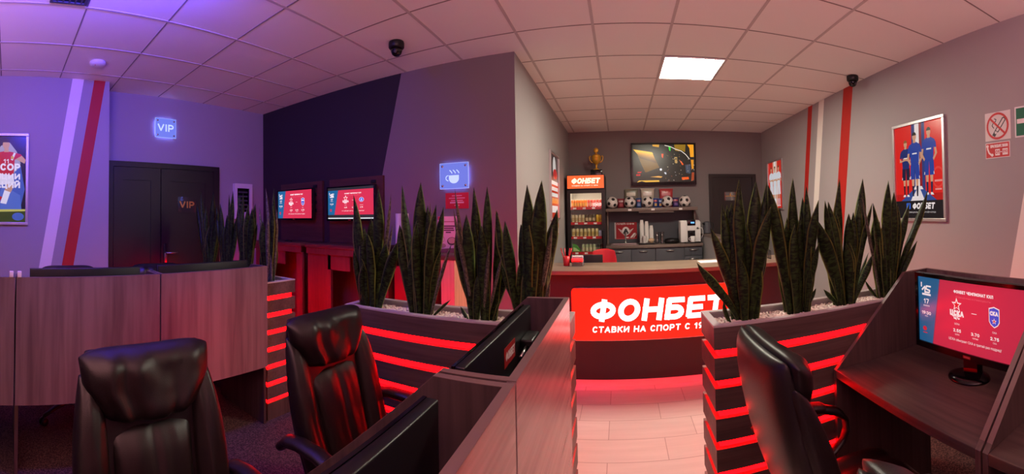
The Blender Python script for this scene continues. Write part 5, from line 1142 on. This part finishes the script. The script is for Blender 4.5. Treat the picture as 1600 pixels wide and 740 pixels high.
def wall_screen(label, x0, x1, z0, z1, logo, band):
    t = T('wall_screen', label, 'television', ((x0+x1)/2, 3.17, z0)); b = MB()
    b.box((x0, 3.165, z0), (x1, 3.20, z1), M['black'], .003); b.box((x0+.15, 3.2005, z0+.1), (x1-.15, 3.2345, z1-.1), M['black'])
    bz = .014
    for q in ((x0, z0, x0+bz, z1), (x1-bz, z0, x1, z1), (x0+bz, z1-bz, x1-bz, z1), (x0+bz, z0, x1-bz, z0+bz+.008)): b.box((q[0], 3.155, q[1]), (q[2], 3.1645, q[3]), M['black_gloss'])
    b.build('housing', t)
    b = MB(); f = Flat(b, (x0+bz, 3.1648, z0+bz+.008), **By); w, h = x1-x0-2*bz, z1-z0-2*bz-.008
    if band:
        f.rect(0, 0, w, h, em('#3a3a40', .6), .0004); f.rect(0, 0, w, .012, em('#d8e0dc', 1), .0006); f.O = f.O + f.U*h*.13; bet_screen(f, w, h*.79, logo, 1.35)
    else: bet_screen(f, w, h, logo, 1.35)
    b.build('screen', t)
    b = MB(); f = Flat(b, ((x0+x1)/2-.02, 3.1549, z0+.006), **By); f.rect(0, 0, .04, .008, paint('#b02828')); b.build('badge', t)
wall_screen('left wall screen with red card and shield emblem on the dark wall', -3.815, -3.18, 1.545, 1.915, 'shield', False); wall_screen('right wall screen with round emblem and grey bands, behind the plant tips', -2.955, -2.30, 1.535, 1.905, 'round', True)
t = T('computer_mouse', 'black computer mouse on the left tall table', 'mouse', (-3.45, 3.02, 1.2956)); b = MB(); b.ball((0, 0, 0), (.058, .032, .02), M['black_gloss'], 16); b.v = [(-3.45+x, 3.02+y, 1.2956+max(0, z)+.0) for x, y, z in b.v]; b.build('shell', t)
b = MB(); b.cyl((-3.482, 3.016, 1.3145), (-3.482, 3.024, 1.3145), .006, M['cab'], 10); b.build('wheel', t)

# coffee corner on the mauve wall
t = T('coffee_table', 'light wood coffee stand with red cabinet behind the middle plants', 'table', (-1.62, 3.05, 0))
b = MB(); b.box((-1.99, 2.86, 1.215), (-1.30, 3.262, 1.255), M['walnuth'], .002); b.build('top', t)
b = MB(); b.box((-1.43, 2.87, 0), (-1.31, 3.25, 1.2145), M['beechv']); b.build('leg_panel', t)
b = MB(); b.box((-1.98, 2.87, 0), (-1.95, 3.25, 1.2145), M['walnut']); b.build('end_panel', t)
b = MB(); b.box((-1.90, 2.89, .02), (-1.70, 3.2, 1.14), plain('deep_red_lacquer', '#981a1e', .4), .004); b.box((-1.902, 2.886, .70), (-1.698, 2.8895, .72), M['stripe_red']); b.build('red_cabinet', t)
b = MB(); b.box((-1.66, 2.90, 0), (-1.50, 3.2, 1.2), plain('dark_red_board', '#7a2420', .5)); b.build('inner_panel', t)
zt = 1.2556
for x, lb, n in ((-1.885, 'left clear tube of plastic cups on the coffee stand', 16), (-1.815, 'right clear tube of plastic cups on the coffee stand', 16)):
    t = T('cup_tube', lb, 'cups', (x, 2.95, zt)); b = MB(); b.lathe([(.036, 0), (.036, .012), (.030, .014), (.030, .345), (.0285, .345), (.0285, .016), (.001, .016)], (x, 2.95, zt), plain('frosted_tube' + str(n) + str(x), '#d8ccd0', .25), 18, cap=False); b.build('tube', t)
    b = MB()
    for k in range(n): b.lathe([(.0282, .02+.02*k), (.0284, .036+.02*k)], (x, 2.95, zt), M['cup'], 14, cap=False)
    b.build('cup_rims', t)
t = T('menu_card', 'pink menu card with coffee cups standing on the coffee stand', 'menu card', (-1.45, 3.07, zt))
b = MB(); b.prism([(-1.56, 3.06, zt), (-1.35, 3.06, zt), (-1.35, 3.085, zt+.315), (-1.56, 3.085, zt+.315)], (0, .004, 0), paint('#e4bcbc')); b.prism([(-1.56, 3.064, zt), (-1.35, 3.064, zt), (-1.35, 3.14, zt), (-1.56, 3.14, zt)], (0, 0, .004), M['tumbler']); b.build('card', t)
b = MB(); n_ = Vector((0, -.315, .025)).normalized(); f = Flat(b, Vector((-1.56, 3.06, zt)), (1, 0, 0), Vector((0, .025, .315)).normalized())
f.rect(.035, .265, .175, .273, paint('#b86068'))
for k in range(4): f.rect((.045, .055, .05, .08)[k], .225-.018*k, (.165, .155, .16, .13)[k], .236-.018*k, paint('#5a2c34'))
f.ell(.045, .115, .028, .03, paint('#d8a890')); f.ell(.045, .115, .018, .02, paint('#e8d8d0'), .0014); f.ell(.14, .10, .045, .035, paint('#5a3428')); f.ell(.14, .105, .036, .026, paint('#c8a48c'), .0014); f.ell(.05, .06, .035, .02, paint('#b88878')); f.rect(0, .285, .02, .315, paint('#b8283a')); f.poly([(.0, 0), (.21, 0), (.21, .045), (0, .03)], paint('#8a4a48'))
b.build('print', t)
t = T('sugar_dish', 'small white dish beside the cup tubes on the coffee stand', 'dish', (-1.74, 2.96, zt)); b = MB(); b.lathe([(.03, 0), (.05, .03), (.052, .06), (.048, .06), (.044, .03), (.001, .006)], (-1.74, 2.96, zt), M['white'], 18, cap=False); b.build('bowl', t)
b = MB(); b.ball((-1.74, 2.96, zt+.045), (.038, .038, .02), M['cup'], 12); b.build('sugar', t)
